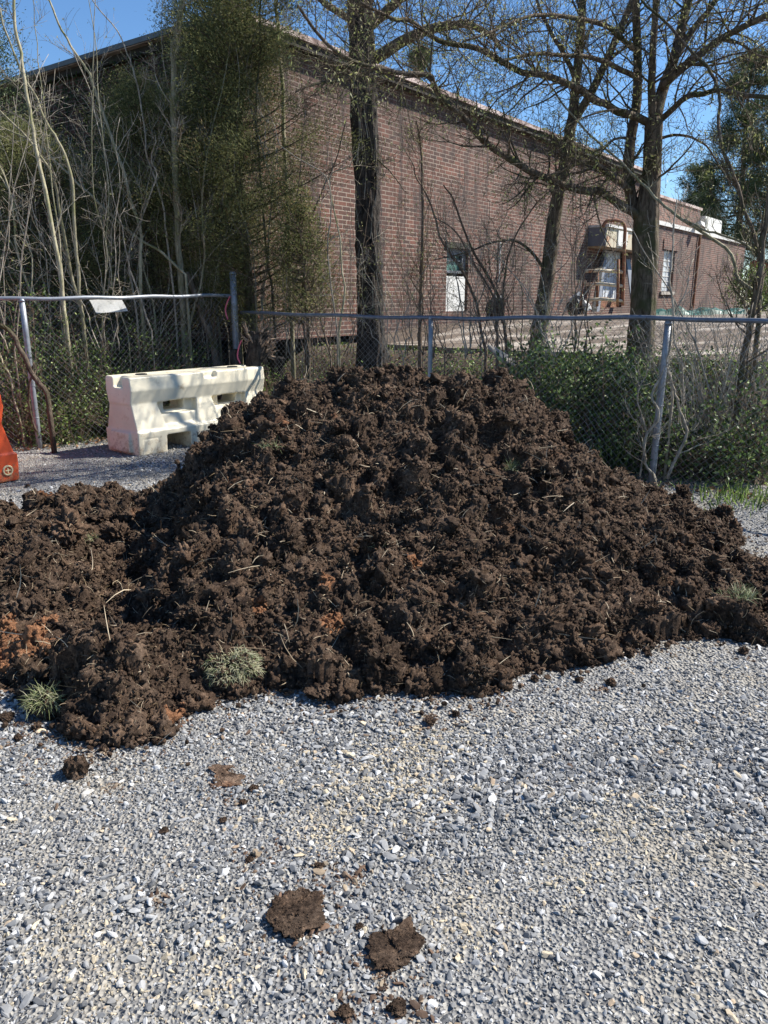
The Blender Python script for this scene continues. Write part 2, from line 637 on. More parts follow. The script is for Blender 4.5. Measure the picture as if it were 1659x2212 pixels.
# ------------------------------------------------------------------ ground
def gz(x, y):
    r = 0.012 * vnoise(xy3(x, y, 1.3), 3) + 0.006 * vnoise(xy3(x, y, 4.0), 4)
    # shallow wheel ruts
    for (ax, ay, bx, by, w, h) in ((-0.6, 1.75, 1.2, 2.35, .07, .026), (-0.2, 2.25, 1.5, 2.1, .09, .022), (-1.6, 1.35, .4, 1.25, .10, .014)):
        t = ((x - ax) * (by - ay) - (y - ay) * (bx - ax)) / math.hypot(bx - ax, by - ay)
        r = r + h * np.exp(-(t / w) ** 2) * np.clip(1 - np.abs((x - (ax + bx) / 2) / (bx - ax)), 0, 1)
    return r


def grid(x0, x1, y0, y1, nx, ny, zf, keep=None):
    xs, ys = np.linspace(x0, x1, nx), np.linspace(y0, y1, ny)
    X, Y = np.meshgrid(xs, ys)
    Z = zf(X, Y)
    V = np.stack([X, Y, Z], -1).reshape(-1, 3)
    i = np.arange(ny - 1)[:, None] * nx
    j = np.arange(nx - 1)[None, :]
    Q = np.stack([i + j, i + j + 1, i + j + 1 + nx, i + j + nx], -1).reshape(-1, 4)
    if keep is not None:
        k = keep(X, Y).ravel()
        Q = Q[k[Q].all(1)]
    return V, Q


V, Q = grid(-9, 9, -4, 9.0, 460, 330, lambda x, y: gz(x, y) - 0.6 * sst(0.5, 1.6, behind(x, y)))
link('ground', npmesh('ground', V, quads=Q, smooth=True), M['ground'], kind='structure')
V, Q = grid(-40, 60, 5.4, 90, 500, 423, lambda x, y: terrain(x, y) + 0.03 * fbm(xy3(x, y, 2.0), 3, 9) * sst(0, .6, behind(x, y)) - 0.25 * (1 - sst(-0.25, 0.05, behind(x, y))),
            lambda x, y: behind(x, y) > -0.5)
link('terrain', npmesh('terrain', V, quads=Q, smooth=True), M['bank'], kind='structure')
fl = Acc()
fl.box((-400, -400, -0.8), (400, 400, -0.7))
link_o = fl.build('field', M['bank'], kind='structure')

# parking lot slab behind the bank, its edge parallel to the fence
T_ = np.array([0.770, -0.638])
E0 = F4 + FN * 2.42
lotV, lotQ = [], []
us = np.linspace(-5.2, 22, 110)
vs = np.concatenate([[0, 0], np.linspace(0.15, 5, 14), np.linspace(6, 55, 30)])
for jv, v in enumerate(vs):
    for u in us:
        wob = 0.07 * math.sin(u * 2.1) + 0.05 * math.sin(u * 5.3)
        p = E0 + T_ * u + FN * (v + wob)
        z = float(lot_z(p[0], p[1])) + 0.002 * math.sin(u * 3 + v)
        if jv == 0:
            z -= 0.22
        lotV.append((p[0], p[1], z))
nu = len(us)
for jv in range(len(vs) - 1):
    for k in range(nu - 1):
        lotQ.append((jv * nu + k, jv * nu + k + 1, (jv + 1) * nu + k + 1, (jv + 1) * nu + k))
mlot, nt, bs, out = nmat('lot_surface')
v_ = objco(nt)
c_ = ramp(nt, [(0.3, (.26, .22, .18)), (0.7, (.46, .41, .35))], noise(nt, 7, 5, 0.7, v_))
f_ = ramp(nt, [(0.40, (0, 0, 0)), (0.52, (1, 1, 1))], noise(nt, 1.3, 5, 0.7, objco(nt, (.5, 1.6, 1)), 0.4))
c_ = mixc(nt, f_, c_, (.115, .085, .06))
nt.links.new(c_, bs.inputs['Base Color'])
bs.inputs['Roughness'].default_value = 0.9
bump(nt, bs, noise(nt, 40, 5, 0.7, v_), 0.5, 0.02)
link('parking_lot', npmesh('parking_lot', lotV, quads=lotQ), mlot, kind='structure')

# ------------------------------------------------------------------ soil pile shape
front = [(-150, 1415), (0, 1442), (60, 1500), (150, 1572), (240, 1606), (310, 1585), (400, 1525), (430, 1490), (500, 1500), (575, 1470), (650, 1475),
         (740, 1500), (800, 1482), (880, 1480), (960, 1492), (1045, 1485), (1100, 1442), (1200, 1440), (1300, 1412), (1440, 1378), (1560, 1368), (1700, 1395)]
poly = [tuple(G(a, b)[:2]) for a, b in front]
poly += [(2.55, 3.6), (2.35, 4.2), (2.25, 4.6), (2.45, 5.1), (2.45, 5.9), (2.2, 6.35), (1.5, 6.6), (.6, 6.9), (-.5, 6.9), (-1.3, 6.3), (-1.75, 5.85), (-2.05, 6.0),
         (-2.4, 6.0), (-2.6, 5.55), (-2.8, 5.25), (-3.4, 5.0), (-3.55, 4.5), (-3.0, 3.6)]
poly = np.array(poly)


def poly_dist(x, y):
    """signed distance, positive inside"""
    x, y = np.asarray(x, float), np.asarray(y, float)
    best = np.full(x.shape, 1e9)
    inside = np.zeros(x.shape, bool)
    n = len(poly)
    for i in range(n):
        a, b = poly[i], poly[(i + 1) % n]
        ex, ey = b - a
        t = np.clip(((x - a[0]) * ex + (y - a[1]) * ey) / (ex * ex + ey * ey + 1e-12), 0, 1)
        d = np.hypot(x - a[0] - t * ex, y - a[1] - t * ey)
        best = np.minimum(best, d)
        if abs(b[1] - a[1]) > 1e-9:
            c = (a[1] > y) != (b[1] > y)
            xi = a[0] + (y - a[1]) * ex / ey
            inside ^= c & (x < xi)
    return np.where(inside, best, -best)


ctrl = np.array([
    (-.55, 5.0, 1.03), (-.2, 5.1, 1.06), (.2, 5.15, 1.06), (.5, 5.1, 1.06), (.80, 5.0, 1.03), (0.1, 4.6, .90), (.6, 4.6, .87), (-.5, 4.6, .86),
    (-.82, 5.0, .89), (-1.06, 5.0, .82), (-1.26, 5.0, .53), (-1.6, 5.1, .29), (-2.1, 5.3, .16), (-2.4, 5.7, .18), (-2.7, 4.9, .10), (-2.2, 4.6, .10),
    (1.06, 4.95, .84), (1.28, 5.0, .57), (1.52, 5.0, .37), (1.8, 5.0, .24), (2.1, 5.1, .14), (2.2, 5.6, .10), (1.8, 5.7, .22),
    (0.1, 4.1, .64), (0.1, 3.6, .36), (0.1, 3.2, .14), (.9, 4.2, .55), (.9, 3.7, .30), (.9, 3.3, .10), (1.5, 4.2, .32), (1.5, 3.8, .18), (2.0, 4.2, .12), (2.2, 3.8, .10),
    (-.5, 4.1, .60), (-.5, 3.6, .36), (-.5, 3.2, .16), (-1.0, 4.3, .58), (-1.0, 3.7, .36), (-1.2, 3.3, .05), (-1.0, 3.05, .16), (-.95, 2.85, .22), (-1.15, 2.8, .22), (-1.35, 3.05, .16),
    (-1.42, 3.4, .0), (-1.38, 3.85, .03), (-1.35, 4.3, .10), (-1.72, 3.65, .34), (-1.85, 4.15, .26), (-1.7, 4.7, .22), (-2.1, 3.4, .10), (-2.6, 4.0, .09),
    (0, 5.8, .75), (0, 6.4, .3), (1.0, 5.8, .48), (1.0, 6.3, .2), (-1.0, 5.8, .42), (-1.7, 5.6, .14)])


def _tps(r):
    return np.where(r > 1e-9, r * r * np.log(r + 1e-12), 0)


def _fit():
    n = len(ctrl)
    K = _tps(np.hypot(ctrl[:, None, 0] - ctrl[None, :, 0], ctrl[:, None, 1] - ctrl[None, :, 1])) + np.eye(n) * 0.01
    Pm = np.concatenate([np.ones((n, 1)), ctrl[:, :2]], 1)
    A = np.block([[K, Pm], [Pm.T, np.zeros((3, 3))]])
    return np.linalg.solve(A, np.concatenate([ctrl[:, 2], np.zeros(3)]))


_w = _fit()


def pile_base(x, y):
    x, y = np.asarray(x, float), np.asarray(y, float)
    r = _w[-3] + _w[-2] * x + _w[-1] * y
    for i in range(len(ctrl)):
        r = r + _w[i] * _tps(np.hypot(x - ctrl[i, 0], y - ctrl[i, 1]))
    d = poly_dist(x, y) + 0.07 * vnoise(xy3(x, y, 5.0), 21) + 0.03 * vnoise(xy3(x, y, 13.0), 22)
    r = np.clip(r, 0.06, 1.3)
    return np.minimum(r, np.where(d > 0, 0.02 + 1.15 * d, 1.0 * d))


NX, NY = 620, 480
PX0, PX1, PY0, PY1 = -3.6, 2.9, 2.1, 7.0
xs, ys = np.linspace(PX0, PX1, NX), np.linspace(PY0, PY1, NY)
X, Y = np.meshgrid(xs, ys)
B = pile_base(X, Y)
H = B.copy()
rng = np.random.default_rng(11)
# long lumps and hollows, then piled clods raised one by one
H += np.where(B > 0.03, 0.045 * fbm(xy3(X, Y, 3.2), 3, 31) * np.clip(B / 0.15, 0, 1), 0)
dx, dy = xs[1] - xs[0], ys[1] - ys[0]


def sample(F, x, y):
    fx = np.clip((np.asarray(x) - PX0) / dx, 0, NX - 1.001)
    fy = np.clip((np.asarray(y) - PY0) / dy, 0, NY - 1.001)
    ix, iy = fx.astype(int), fy.astype(int)
    tx, ty = fx - ix, fy - iy
    return (F[iy, ix] * (1 - tx) * (1 - ty) + F[iy, ix + 1] * tx * (1 - ty) + F[iy + 1, ix] * (1 - tx) * ty + F[iy + 1, ix + 1] * tx * ty)


for k in range(2600):
    cx, cy = rng.uniform(PX0, PX1), rng.uniform(PY0, PY1)
    b = float(sample(B, cx, cy))
    if b < 0.03:
        continue
    r = 0.016 + 0.085 * rng.random() ** 2.6
    w = int(r * 1.4 / dx) + 1
    ix, iy = int((cx - PX0) / dx), int((cy - PY0) / dy)
    sl = (slice(max(iy - w, 0), iy + w + 1), slice(max(ix - w, 0), ix + w + 1))
    a = rng.random() * math.pi
    e = rng.uniform(0.65, 1.0)
    u = (X[sl] - cx) * math.cos(a) + (Y[sl] - cy) * math.sin(a)
    v = (-(X[sl] - cx) * math.sin(a) + (Y[sl] - cy) * math.cos(a)) / e
    q = (u * u + v * v) / (r * r) * (1 + 0.55 * vnoise(xy3(X[sl] + cx, Y[sl], 34.0), 5))
    r *= min(1.0, .45 + b * 2.5)
    top = b + r * rng.uniform(-0.35, 0.5) + r * np.sqrt(np.clip(1 - q, 0, 1)) - np.where(q > 1, 9, 0)
    H[sl] = np.maximum(H[sl], top)
H += np.where(B > 0, 0.022 * fbm(xy3(X, Y, 17.0), 4, 41, 0.65), 0)
H += np.where(B > 0, 0.006 * fbm(xy3(X, Y, 60.0), 3, 42, 0.6), 0)
H = np.where(B < -0.02, -0.12, H)

CLAY = [(G(a_, b_, .08)[:2], c_) for a_, b_, c_ in [(50, 1400, .16), (110, 1415, .10), (20, 1390, .12), (385, 1528, .07), (728, 1395, .07), (705, 1360, .05), (330, 1240, .05), (560, 1380, .04), (900, 1330, .04), (630, 1150, .05)]]


def clay(V, A):
    m = np.zeros(len(V))
    for (c_, r_) in CLAY:
        m = np.maximum(m, np.exp(-((V[:, 0] - c_[0]) ** 2 + (V[:, 1] - c_[1]) ** 2) / (r_ ** 2)))
    m = m + .45 * vnoise(V * 16.0, 88)
    return np.where(m > .5, 1.15 + .2 * np.clip(A, 0, 1), np.minimum(A, 1.0))


root_pile = thing('soil_pile', 'large heap of dark brown soil with straw and roots dumped on the grey gravel', 'soil pile', (0, 0, 0))
V = np.stack([X, Y, H], -1)
dn = np.stack([fbm(V.reshape(-1, 3) * 22 + 5, 3, 51), fbm(V.reshape(-1, 3) * 22 + 50, 3, 52), np.zeros(NX * NY)], -1) * 0.014
V = V.reshape(-1, 3) + dn
i = np.arange(NY - 1)[:, None] * NX
j = np.arange(NX - 1)[None, :]
Q = np.stack([i + j, i + j + 1, i + j + 1 + NX, i + j + NX], -1).reshape(-1, 4)
kk = (B > -0.06).ravel()
Q = Q[kk[Q].any(1)]
ti = 0.45 + 0.35 * fbm(V * 6, 3, 55)
link('heap', npmesh('heap', V, quads=Q, tint=clay(V, ti), smooth=True), M['soil'], root_pile)
FC = V[Q].mean(1)
e1, e2 = V[Q[:, 2]] - V[Q[:, 0]], V[Q[:, 3]] - V[Q[:, 1]]
FNm = np.cross(e1, e2)
FA = np.linalg.norm(FNm, axis=1)
FNm /= FA[:, None] + 1e-12
seen = (FC[:, 1] < 5.6) | (FNm[:, 2] > .93)
FA = FA * np.where((FC[:, 2] > 0.0) & seen, 1, .15)
FA /= FA.sum()


def on_heap(n, rng):
    k = rng.choice(len(FC), n, p=FA)
    return FC[k] + rng.normal(0, .004, (n, 3)), FNm[k]


def ico(sub):
    bm = bmesh.new()
    bmesh.ops.create_icosphere(bm, subdivisions=sub, radius=1.0)
    bm.verts.ensure_lookup_table()
    V = np.array([v.co[:] for v in bm.verts])
    T = np.array([[v.index for v in f.verts] for f in bm.faces])
    bm.free()
    return V, T


ICO1, ICO2, ICO4 = ico(1), ico(2), ico(4)
ICO3, ICO5 = ico(3), ico(5)


def lump(base, seed, amp=0.35, freq=1.7, fine=0.12):
    V, T = base
    n = V / np.linalg.norm(V, axis=1)[:, None]
    r = 1 + amp * fbm(n * freq + seed * 7.7, 3, seed) + fine * fbm(n * 5 + seed, 4, seed + 3, 0.75)
    return n * r[:, None], T


def rot_mats(n, rng, tilt=math.pi):
    yaw = rng.uniform(0, 2 * math.pi, n)
    a = rng.uniform(-tilt, tilt, n)
    b = rng.uniform(-tilt, tilt, n)
    cz, sz, cx_, sx, cy_, sy = np.cos(yaw), np.sin(yaw), np.cos(a), np.sin(a), np.cos(b), np.sin(b)
    Z = np.zeros(n)
    O = np.ones(n)
    Rz = np.stack([cz, -sz, Z, sz, cz, Z, Z, Z, O], -1).reshape(n, 3, 3)
    Rx = np.stack([O, Z, Z, Z, cx_, -sx, Z, sx, cx_], -1).reshape(n, 3, 3)
    Ry = np.stack([cy_, Z, sy, Z, O, Z, -sy, Z, cy_], -1).reshape(n, 3, 3)
    return Rz @ Rx @ Ry


def scatter(acc, shapes, pos, scl, rng, tilt, tint):
    """pos (n,3), scl (n,3): copies of the shapes, shared out at random"""
    n = len(pos)
    R = rot_mats(n, rng, tilt)
    which = rng.integers(0, len(shapes), n)
    # spin within the plane first so that flat stones lie flat but point anywhere
    for k, (V, T) in enumerate(shapes):
        m = which == k
        if not m.any():
            continue
        c = m.sum()
        W = np.einsum('nij,nvj->nvi', R[m], V[None] * scl[m][:, None, :]) + pos[m][:, None, :]
        TT = (T[None] + (np.arange(c) * len(V))[:, None, None]).reshape(-1, 3)
        acc.add(W.reshape(-1, 3), T=TT, tint=np.repeat(tint[m], len(V)))


def rand_in_pile(n, rng, lo=0.02):
    x = rng.uniform(PX0 + .05, PX1 - .05, n * 3)
    y = rng.uniform(PY0 + .05, PY1 - .05, n * 3)
    b = sample(B, x, y)
    # the side towards the camera is the one seen
    m = (b > lo) & ((y < 5.5) | (rng.random(n * 3) < 0.3))
    return x[m][:n], y[m][:n]


# clods
lumps4 = [lump(ICO5, s, 0.5, 1.7, 0.34) for s in range(10)]
lumps3 = [lump(ICO3, s, 0.55, 2.0, 0.36) for s in range(20, 30)]
lumps2 = [lump(ICO2, s, 0.6, 2.6, 0.3) for s in range(40, 52)]
lumps1 = [lump(ICO1, s, 0.45, 2.0, 0.0) for s in range(60, 72)]
ac = Acc()
for n, lo, hi, sh in ((150, .045, .080, lumps4), (900, .025, .045, lumps3), (9000, .009, .022, lumps2)):
    x, y = rand_in_pile(n, rng)
    r = lo + (hi - lo) * rng.random(len(x)) ** 1.8
    z = sample(H, x, y) + r * rng.uniform(-0.35, 0.35, len(x))
    scatter(ac, sh, np.stack([x, y, z], -1), r[:, None] * rng.uniform(0.5, 1.3, (len(x), 3)), rng, math.pi, np.clip(rng.normal(0.5, 0.2, len(x)), 0, 1))
    if n == 900:
        CB = ac.n
CE = ac.n
# the ragged foot of the heap, lumps rolled out along its edge
cnt = 420
seg = rng.integers(0, 21, cnt)
t = rng.random(cnt)[:, None]
p = poly[seg] * (1 - t) + poly[seg + 1] * t + rng.normal(0, 0.035, (cnt, 2))
r = 0.010 + 0.04 * rng.random(cnt) ** 3
scatter(ac, lumps3, np.stack([p[:, 0], p[:, 1], r * 0.6 + gz(p[:, 0], p[:, 1])], -1), r[:, None] * rng.uniform(0.7, 1.15, (cnt, 3)), rng, math.pi, np.clip(rng.normal(0.5, 0.2, cnt), 0, 1))
CV = np.concatenate(ac.V)
ac.build('clods', M['soil'], root_pile, kind='stuff', smooth=True, tf=clay)
ac = Acc()
pos, nn_ = on_heap(150000, rng)
r = 0.0025 + 0.008 * rng.random(len(pos)) ** 2.2
pos = pos + nn_ * (r * rng.uniform(0, .9, len(pos)))[:, None]
scatter(ac, lumps1, pos, r[:, None] * rng.uniform(0.6, 1.3, (len(pos), 3)), rng, math.pi, np.clip(rng.normal(0.5, 0.28, len(pos)), 0, 1))
pos = CV[np.concatenate([rng.integers(0, CB, 60000), rng.integers(CB, len(CV), 60000), rng.integers(CE, len(CV), 26000)])] + rng.normal(0, .002, (146000, 3))
r = 0.0022 + 0.006 * rng.random(len(pos)) ** 2
scatter(ac, lumps1, pos, r[:, None] * rng.uniform(0.6, 1.3, (len(pos), 3)), rng, math.pi, np.clip(rng.normal(0.55, 0.28, len(pos)), 0, 1))
# crumbs strewn just outside the edge
cnt = 2600
seg = rng.integers(0, 21, cnt)
t = rng.random(cnt)[:, None]
p = poly[seg] * (1 - t) + poly[seg + 1] * t + rng.normal(0, 1, (cnt, 2)) * (0.02 + 0.10 * rng.random((cnt, 1)) ** 2)
r = 0.003 + 0.011 * rng.random(cnt) ** 2
scatter(ac, lumps1, np.stack([p[:, 0], p[:, 1], r * 0.6 + 0.012 + gz(p[:, 0], p[:, 1])], -1), r[:, None] * rng.uniform(0.6, 1.3, (cnt, 3)), rng, math.pi, np.clip(rng.normal(0.5, 0.25, cnt), 0, 1))
ac.build('crumbs', M['soil'], root_pile, kind='stuff', tf=clay)


def strands(acc, x, y, zf, rng, lo, hi, rad, lift=0.02, tint=None):
    for k in range(len(x)):
        L = rng.uniform(lo, hi)
        a = rng.random() * 2 * math.pi
        tt = np.linspace(0, 1, 4)
        bend = rng.normal(0, 0.8)
        dxy = np.stack([np.cos(a + bend * tt), np.sin(a + bend * tt)], -1) * L / 3
        q = np.cumsum(dxy, 0) + np.array([x[k], y[k]])
        z = zf(q[:, 0], q[:, 1])
        z = z * 0.4 + z.mean() * 0.6 + rng.uniform(0.2, 1.0) * lift + rng.normal(0, 0.008, 4) + np.linspace(0, rng.uniform(-.2, .55) * L, 4)
        acc.tube(np.stack([q[:, 0], q[:, 1], z], -1), rad * rng.uniform(.6, 1.3) * np.array([1, 1, .9, .5]), 3, rng.random() if tint is None else tint, cap=False)


ac = Acc()


def fibres(n, lo, hi, rad, tone):
    base, nn = on_heap(n, rng)
    k = rng.random(n) < .45
    base[k] = CV[rng.integers(0, len(CV), k.sum())]
    d = rng.normal(size=(n, 3)) * [1, 1, .6] + nn * .35
    d /= np.linalg.norm(d, axis=1)[:, None]
    bd = rng.normal(0, .45, (n, 3))
    L = (lo + (hi - lo) * rng.random(n) ** 2)[:, None]
    pts = [base + nn * .002]
    for s_ in range(3):
        d = d + bd * .5 - np.array([0, 0, .12])
        d /= np.linalg.norm(d, axis=1)[:, None]
        pts.append(pts[-1] + d * L / 3)
    p = np.stack(pts, 1)
    r_ = rad * rng.uniform(.6, 1.3, n)
    a_ = np.cross(d, rng.normal(size=(n, 3)))
    a_ /= np.linalg.norm(a_, axis=1)[:, None]
    b_ = np.cross(d, a_)
    taper = np.array([1, 1, .8, .4])
    ring = []
    for q_ in range(3):
        th_ = q_ * 2 * math.pi / 3
        off_ = (math.cos(th_) * a_ + math.sin(th_) * b_) * r_[:, None]
        ring.append(p + off_[:, None, :] * taper[None, :, None])
    V_ = np.stack(ring, 2).reshape(n, 12, 3)
    Q_ = np.array([[i_ * 3 + j_, i_ * 3 + (j_ + 1) % 3, (i_ + 1) * 3 + (j_ + 1) % 3, (i_ + 1) * 3 + j_] for i_ in range(3) for j_ in range(3)])
    QQ_ = (Q_[None] + (np.arange(n) * 12)[:, None, None]).reshape(-1, 4)
    ac.add(V_.reshape(-1, 3), Q=QQ_, tint=np.repeat(np.clip(rng.normal(tone, .22, n), 0, 1), 12))


fibres(42000, .012, .045, .0009, .42)
fibres(9000, .025, .09, .0014, .68)
fibres(600, .07, .22, .0022, .85)
ac.build('straw', M['straw'], root_pile, kind='stuff')

# ------------------------------------------------------------------ gravel
def stone(base, seed):
    r = np.random.default_rng(seed)
    V, T = base
    V = V / np.linalg.norm(V, axis=1)[:, None]
    V = V * (1 + r.normal(0, 0.10, (len(V), 1)))
    for _ in range(9):
        d = r.normal(size=3)
        d /= np.linalg.norm(d)
        h = r.uniform(0.45, 0.8)
        e = V @ d - h
        V = V - np.where(e > 0, e, 0)[:, None] * d[None]
    return V, T


big_st = [stone(ICO2, s) for s in range(100, 124)]
sm_st = [stone(ICO1, s) for s in range(200, 220)]
gr = np.random.default_rng(5)
ac = Acc()


STAINS = [(485, 1690, .07), (540, 1710, .04), (505, 1740, .05), (545, 1860, .05), (700, 1890, .05), (765, 1912, .05), (640, 1985, .11), (845, 2060, .09), (830, 2120, .06),
          (860, 2190, .09), (745, 2205, .07), (700, 2060, .03), (900, 2130, .04), (930, 1560, .08), (985, 1550, .07), (600, 1830, .03), (330, 1960, .04), (820, 1940, .04),
          (240, 1700, .05), (60, 1560, .06), (1300, 1490, .05), (1600, 1420, .06)]
STW = [(G(a_, b_)[:2], c_) for a_, b_, c_ in STAINS]
TAN = [(G(a_, b_)[:2], c_) for a_, b_, c_ in [(880, 1620, .16), (960, 1570, .13), (820, 1700, .18), (700, 1780, .15), (900, 1700, .12), (250, 2120, .12), (420, 2160, .12), (1250, 1890, .10), (1020, 2010, .10), (1350, 1800, .12), (150, 2050, .1)]]


def stain(x, y):
    m = np.exp(-np.maximum(-poly_dist(x, y), 0) / .10) * .75
    for (c_, r_) in STW:
        m = np.maximum(m, .8 * np.exp(-((x - c_[0]) ** 2 + (y - c_[1]) ** 2) / (r_ * .9) ** 2))
    return m * np.clip(1 + 1.2 * vnoise(xy3(x, y, 22), 66), 0, 1.6)


def tan_(x, y):
    m = 0
    for (c_, r_) in TAN:
        m = np.maximum(m, np.exp(-((x - c_[0]) ** 2 + (y - c_[1]) ** 2) / (r_ * 1.1) ** 2))
    return m


def strew(n, y0, y1, lo, hi, shapes, power=2.0, tilt=0.35, sink=0.2, margin=0.85):
    # even per square metre inside the wedge the camera sees, and a little beyond
    n = int(n * (1 + .5 / (.56 * (y0 + y1) / 2 + .35)))
    y = np.sqrt(gr.uniform(y0 * y0, y1 * y1, n))
    x = gr.uniform(-1, 1, n) * (0.56 * y + margin)
    keep = (sample(B, x, y) < 0.02) | (x < PX0) | (x > PX1) | (y < PY0) | (y > PY1)
    keep &= behind(x, y) < 0.12
    x, y = x[keep], y[keep]
    r = lo + (hi - lo) * gr.random(len(x)) ** power
    # finer where the fines lie, coarser elsewhere
    patch = vnoise(xy3(x, y, 1.3), 77) + .8 * tan_(x, y)
    r = r * (1 - 0.28 * np.clip(patch * 2, -0.6, 1))
    s = r[:, None] * np.stack([gr.uniform(.9, 1.7, len(x)), gr.uniform(.5, 1.0, len(x)), gr.uniform(.28, .7, len(x))], -1)
    z = gz(x, y) + s[:, 2] * gr.uniform(0.1, 0.8, len(x)) * (1 - sink)
    tint = np.clip(gr.beta(1.6, 1.6, len(x)) * 0.9, 0, 0.9)
    odd = gr.random(len(x)) < 0.035
    tint = np.where(odd, gr.uniform(0.92, 1.0, len(x)), tint)
    dust = gr.random(len(x)) < .55 * tan_(x, y) * np.clip(1.2 - r / .02, .2, 1)
    tint = np.where(dust, gr.uniform(1.04, 1.24, len(x)), tint)
    mud = gr.random(len(x)) < stain(x, y)
    tint = np.where(mud, gr.uniform(1.35, 2.0, len(x)), tint)
    n_ = len(x)
    R = gr.uniform(0, 2 * math.pi, n_)
    scatter(ac, shapes, np.stack([x, y, z], -1), s, gr, tilt, tint)


strew(11000, 0.9, 3.0, .0065, .0165, big_st, 1.5, 0.7)
strew(1100, 0.9, 3.4, .013, .022, big_st, 1.6, 0.5)
strew(46000, 0.9, 2.6, .003, .0085, sm_st, 1.2, 1.0)
strew(32000, 2.2, 4.6, .0055, .013, sm_st, 1.2, 1.0)
strew(3500, 2.8, 5.5, .011, .020, sm_st, 1.4, .8)
strew(52000, 4.2, 9.8, .009, .017, sm_st, 1.3, 1.0)
ac.build('gravel', M['stone'], kind='stuff')

# ------------------------------------------------------------------ loose clods and mud on the gravel
def loose(name, label, cat, px, py, w, h, seed, mat='soil', group=None, base=None, amp=.42, aspect=1.0):
    g = G(px, py)
    V, T = lump(base or ICO3, seed, amp, 1.7, 0.10 if name != 'soil_clod' else .2)
    V = V * np.array([w / 2, w / 2 * aspect, h / 2])
    if name == 'mud_patch':
        V[:, 0] += .25 * w * vnoise(V * 14 / w * .15, seed)
        V[:, 1] += .30 * w * vnoise(V * 14 / w * .15 + 9, seed + 1)
        V[:, 2] = np.clip(V[:, 2], -h * .3, h * .16 + .0035 * fbm(V * 90, 3, seed) - .004 * (np.abs(V[:, 1] * .9 + V[:, 0] * .5) < .006))
    z0 = float(gz(g[0], g[1]))
    r = Matrix.Rotation(seed * 1.3, 3, 'Z')
    V = V @ np.array(r).T
    V[:, 2] = np.maximum(V[:, 2], -h * 0.3)
    V[:, 2] += h * 0.30 + 0.004
    t = 0.5 + 0.4 * fbm(V * 30 + seed, 2, seed)
    a = Acc()
    a.add(V, T=T, tint=np.clip(t, 0, 1))
    rr = np.random.default_rng(seed)
    n = int(60 + (2500 if mat != 'soil_dry' else 300) * w)
    k = rr.integers(0, len(V), n)
    rad = 0.0015 + 0.008 * w ** 0.5 * rr.random(n) ** 2.5
    scatter(a, lumps1, V[k] * 1.02, rad[:, None] * rr.uniform(.6, 1.2, (n, 3)), rr, math.pi, rr.random(n))
    o = a.build(name, M[mat])
    o.location = (g[0], g[1], z0)
    return tag(o, label, cat, group)


loose('soil_clod', 'round brown soil clod rolled out onto the gravel below the middle of the heap', 'soil clod', 1000, 1478, .155, .15, 201, base=ICO4)
loose('soil_clod', 'flat dark sod piece lying on gravel just below the grassy clod', 'soil clod', 690, 1492, .20, .06, 202, base=ICO4, aspect=.55)
loose('soil_clod', 'small upright dark clod standing alone below the tip of the left lobe', 'soil clod', 165, 1672, .075, .085, 203)
loose('mud_patch', 'flat slab of wet brown mud pressed on the near gravel, largest of the mud patches', 'mud patch', 615, 1985, .15, .030, 204, base=ICO5, aspect=.8, amp=.3)
loose('mud_patch', 'ragged dark mud patch with a groove, nearest of the large mud patches', 'mud patch', 845, 2060, .09, .028, 205, base=ICO5, aspect=1.4, amp=.5)
loose('mud_patch', 'pale tan dried mud smear on the gravel, thin and flat', 'mud patch', 488, 1680, .10, .012, 206, mat='soil_dry', base=ICO4, aspect=1.2)
for k, (px, py, w) in enumerate([(548, 1708, .030), (525, 1735, .022), (482, 1772, .022), (355, 1793, .025), (690, 1885, .022), (540, 1862, .020),
                                 (1320, 1478, .045), (1250, 1470, .03), (1155, 1468, .035), (1050, 1498, .04), (930, 1562, .045), (985, 1545, .03), (1605, 1412, .05),
                                 (15, 1558, .05), (775, 2010, .018), (855, 2195, .04), (745, 2200, .035), (1545, 1120, .10), (1480, 1362, .05), (1110, 1455, .03),
                                 (300, 1602, .06), (60, 1050, .04), (40, 1600, .03), (350, 1560, .03), (620, 1500, .03), (1400, 1420, .03)]):
    loose('soil_crumb', 'small brown crumb of soil lying loose on the gravel', 'soil crumb', px, py, w, w * (.4 if py > 1690 else .7), 300 + k, group='loose soil crumbs around the heap', base=ICO3)


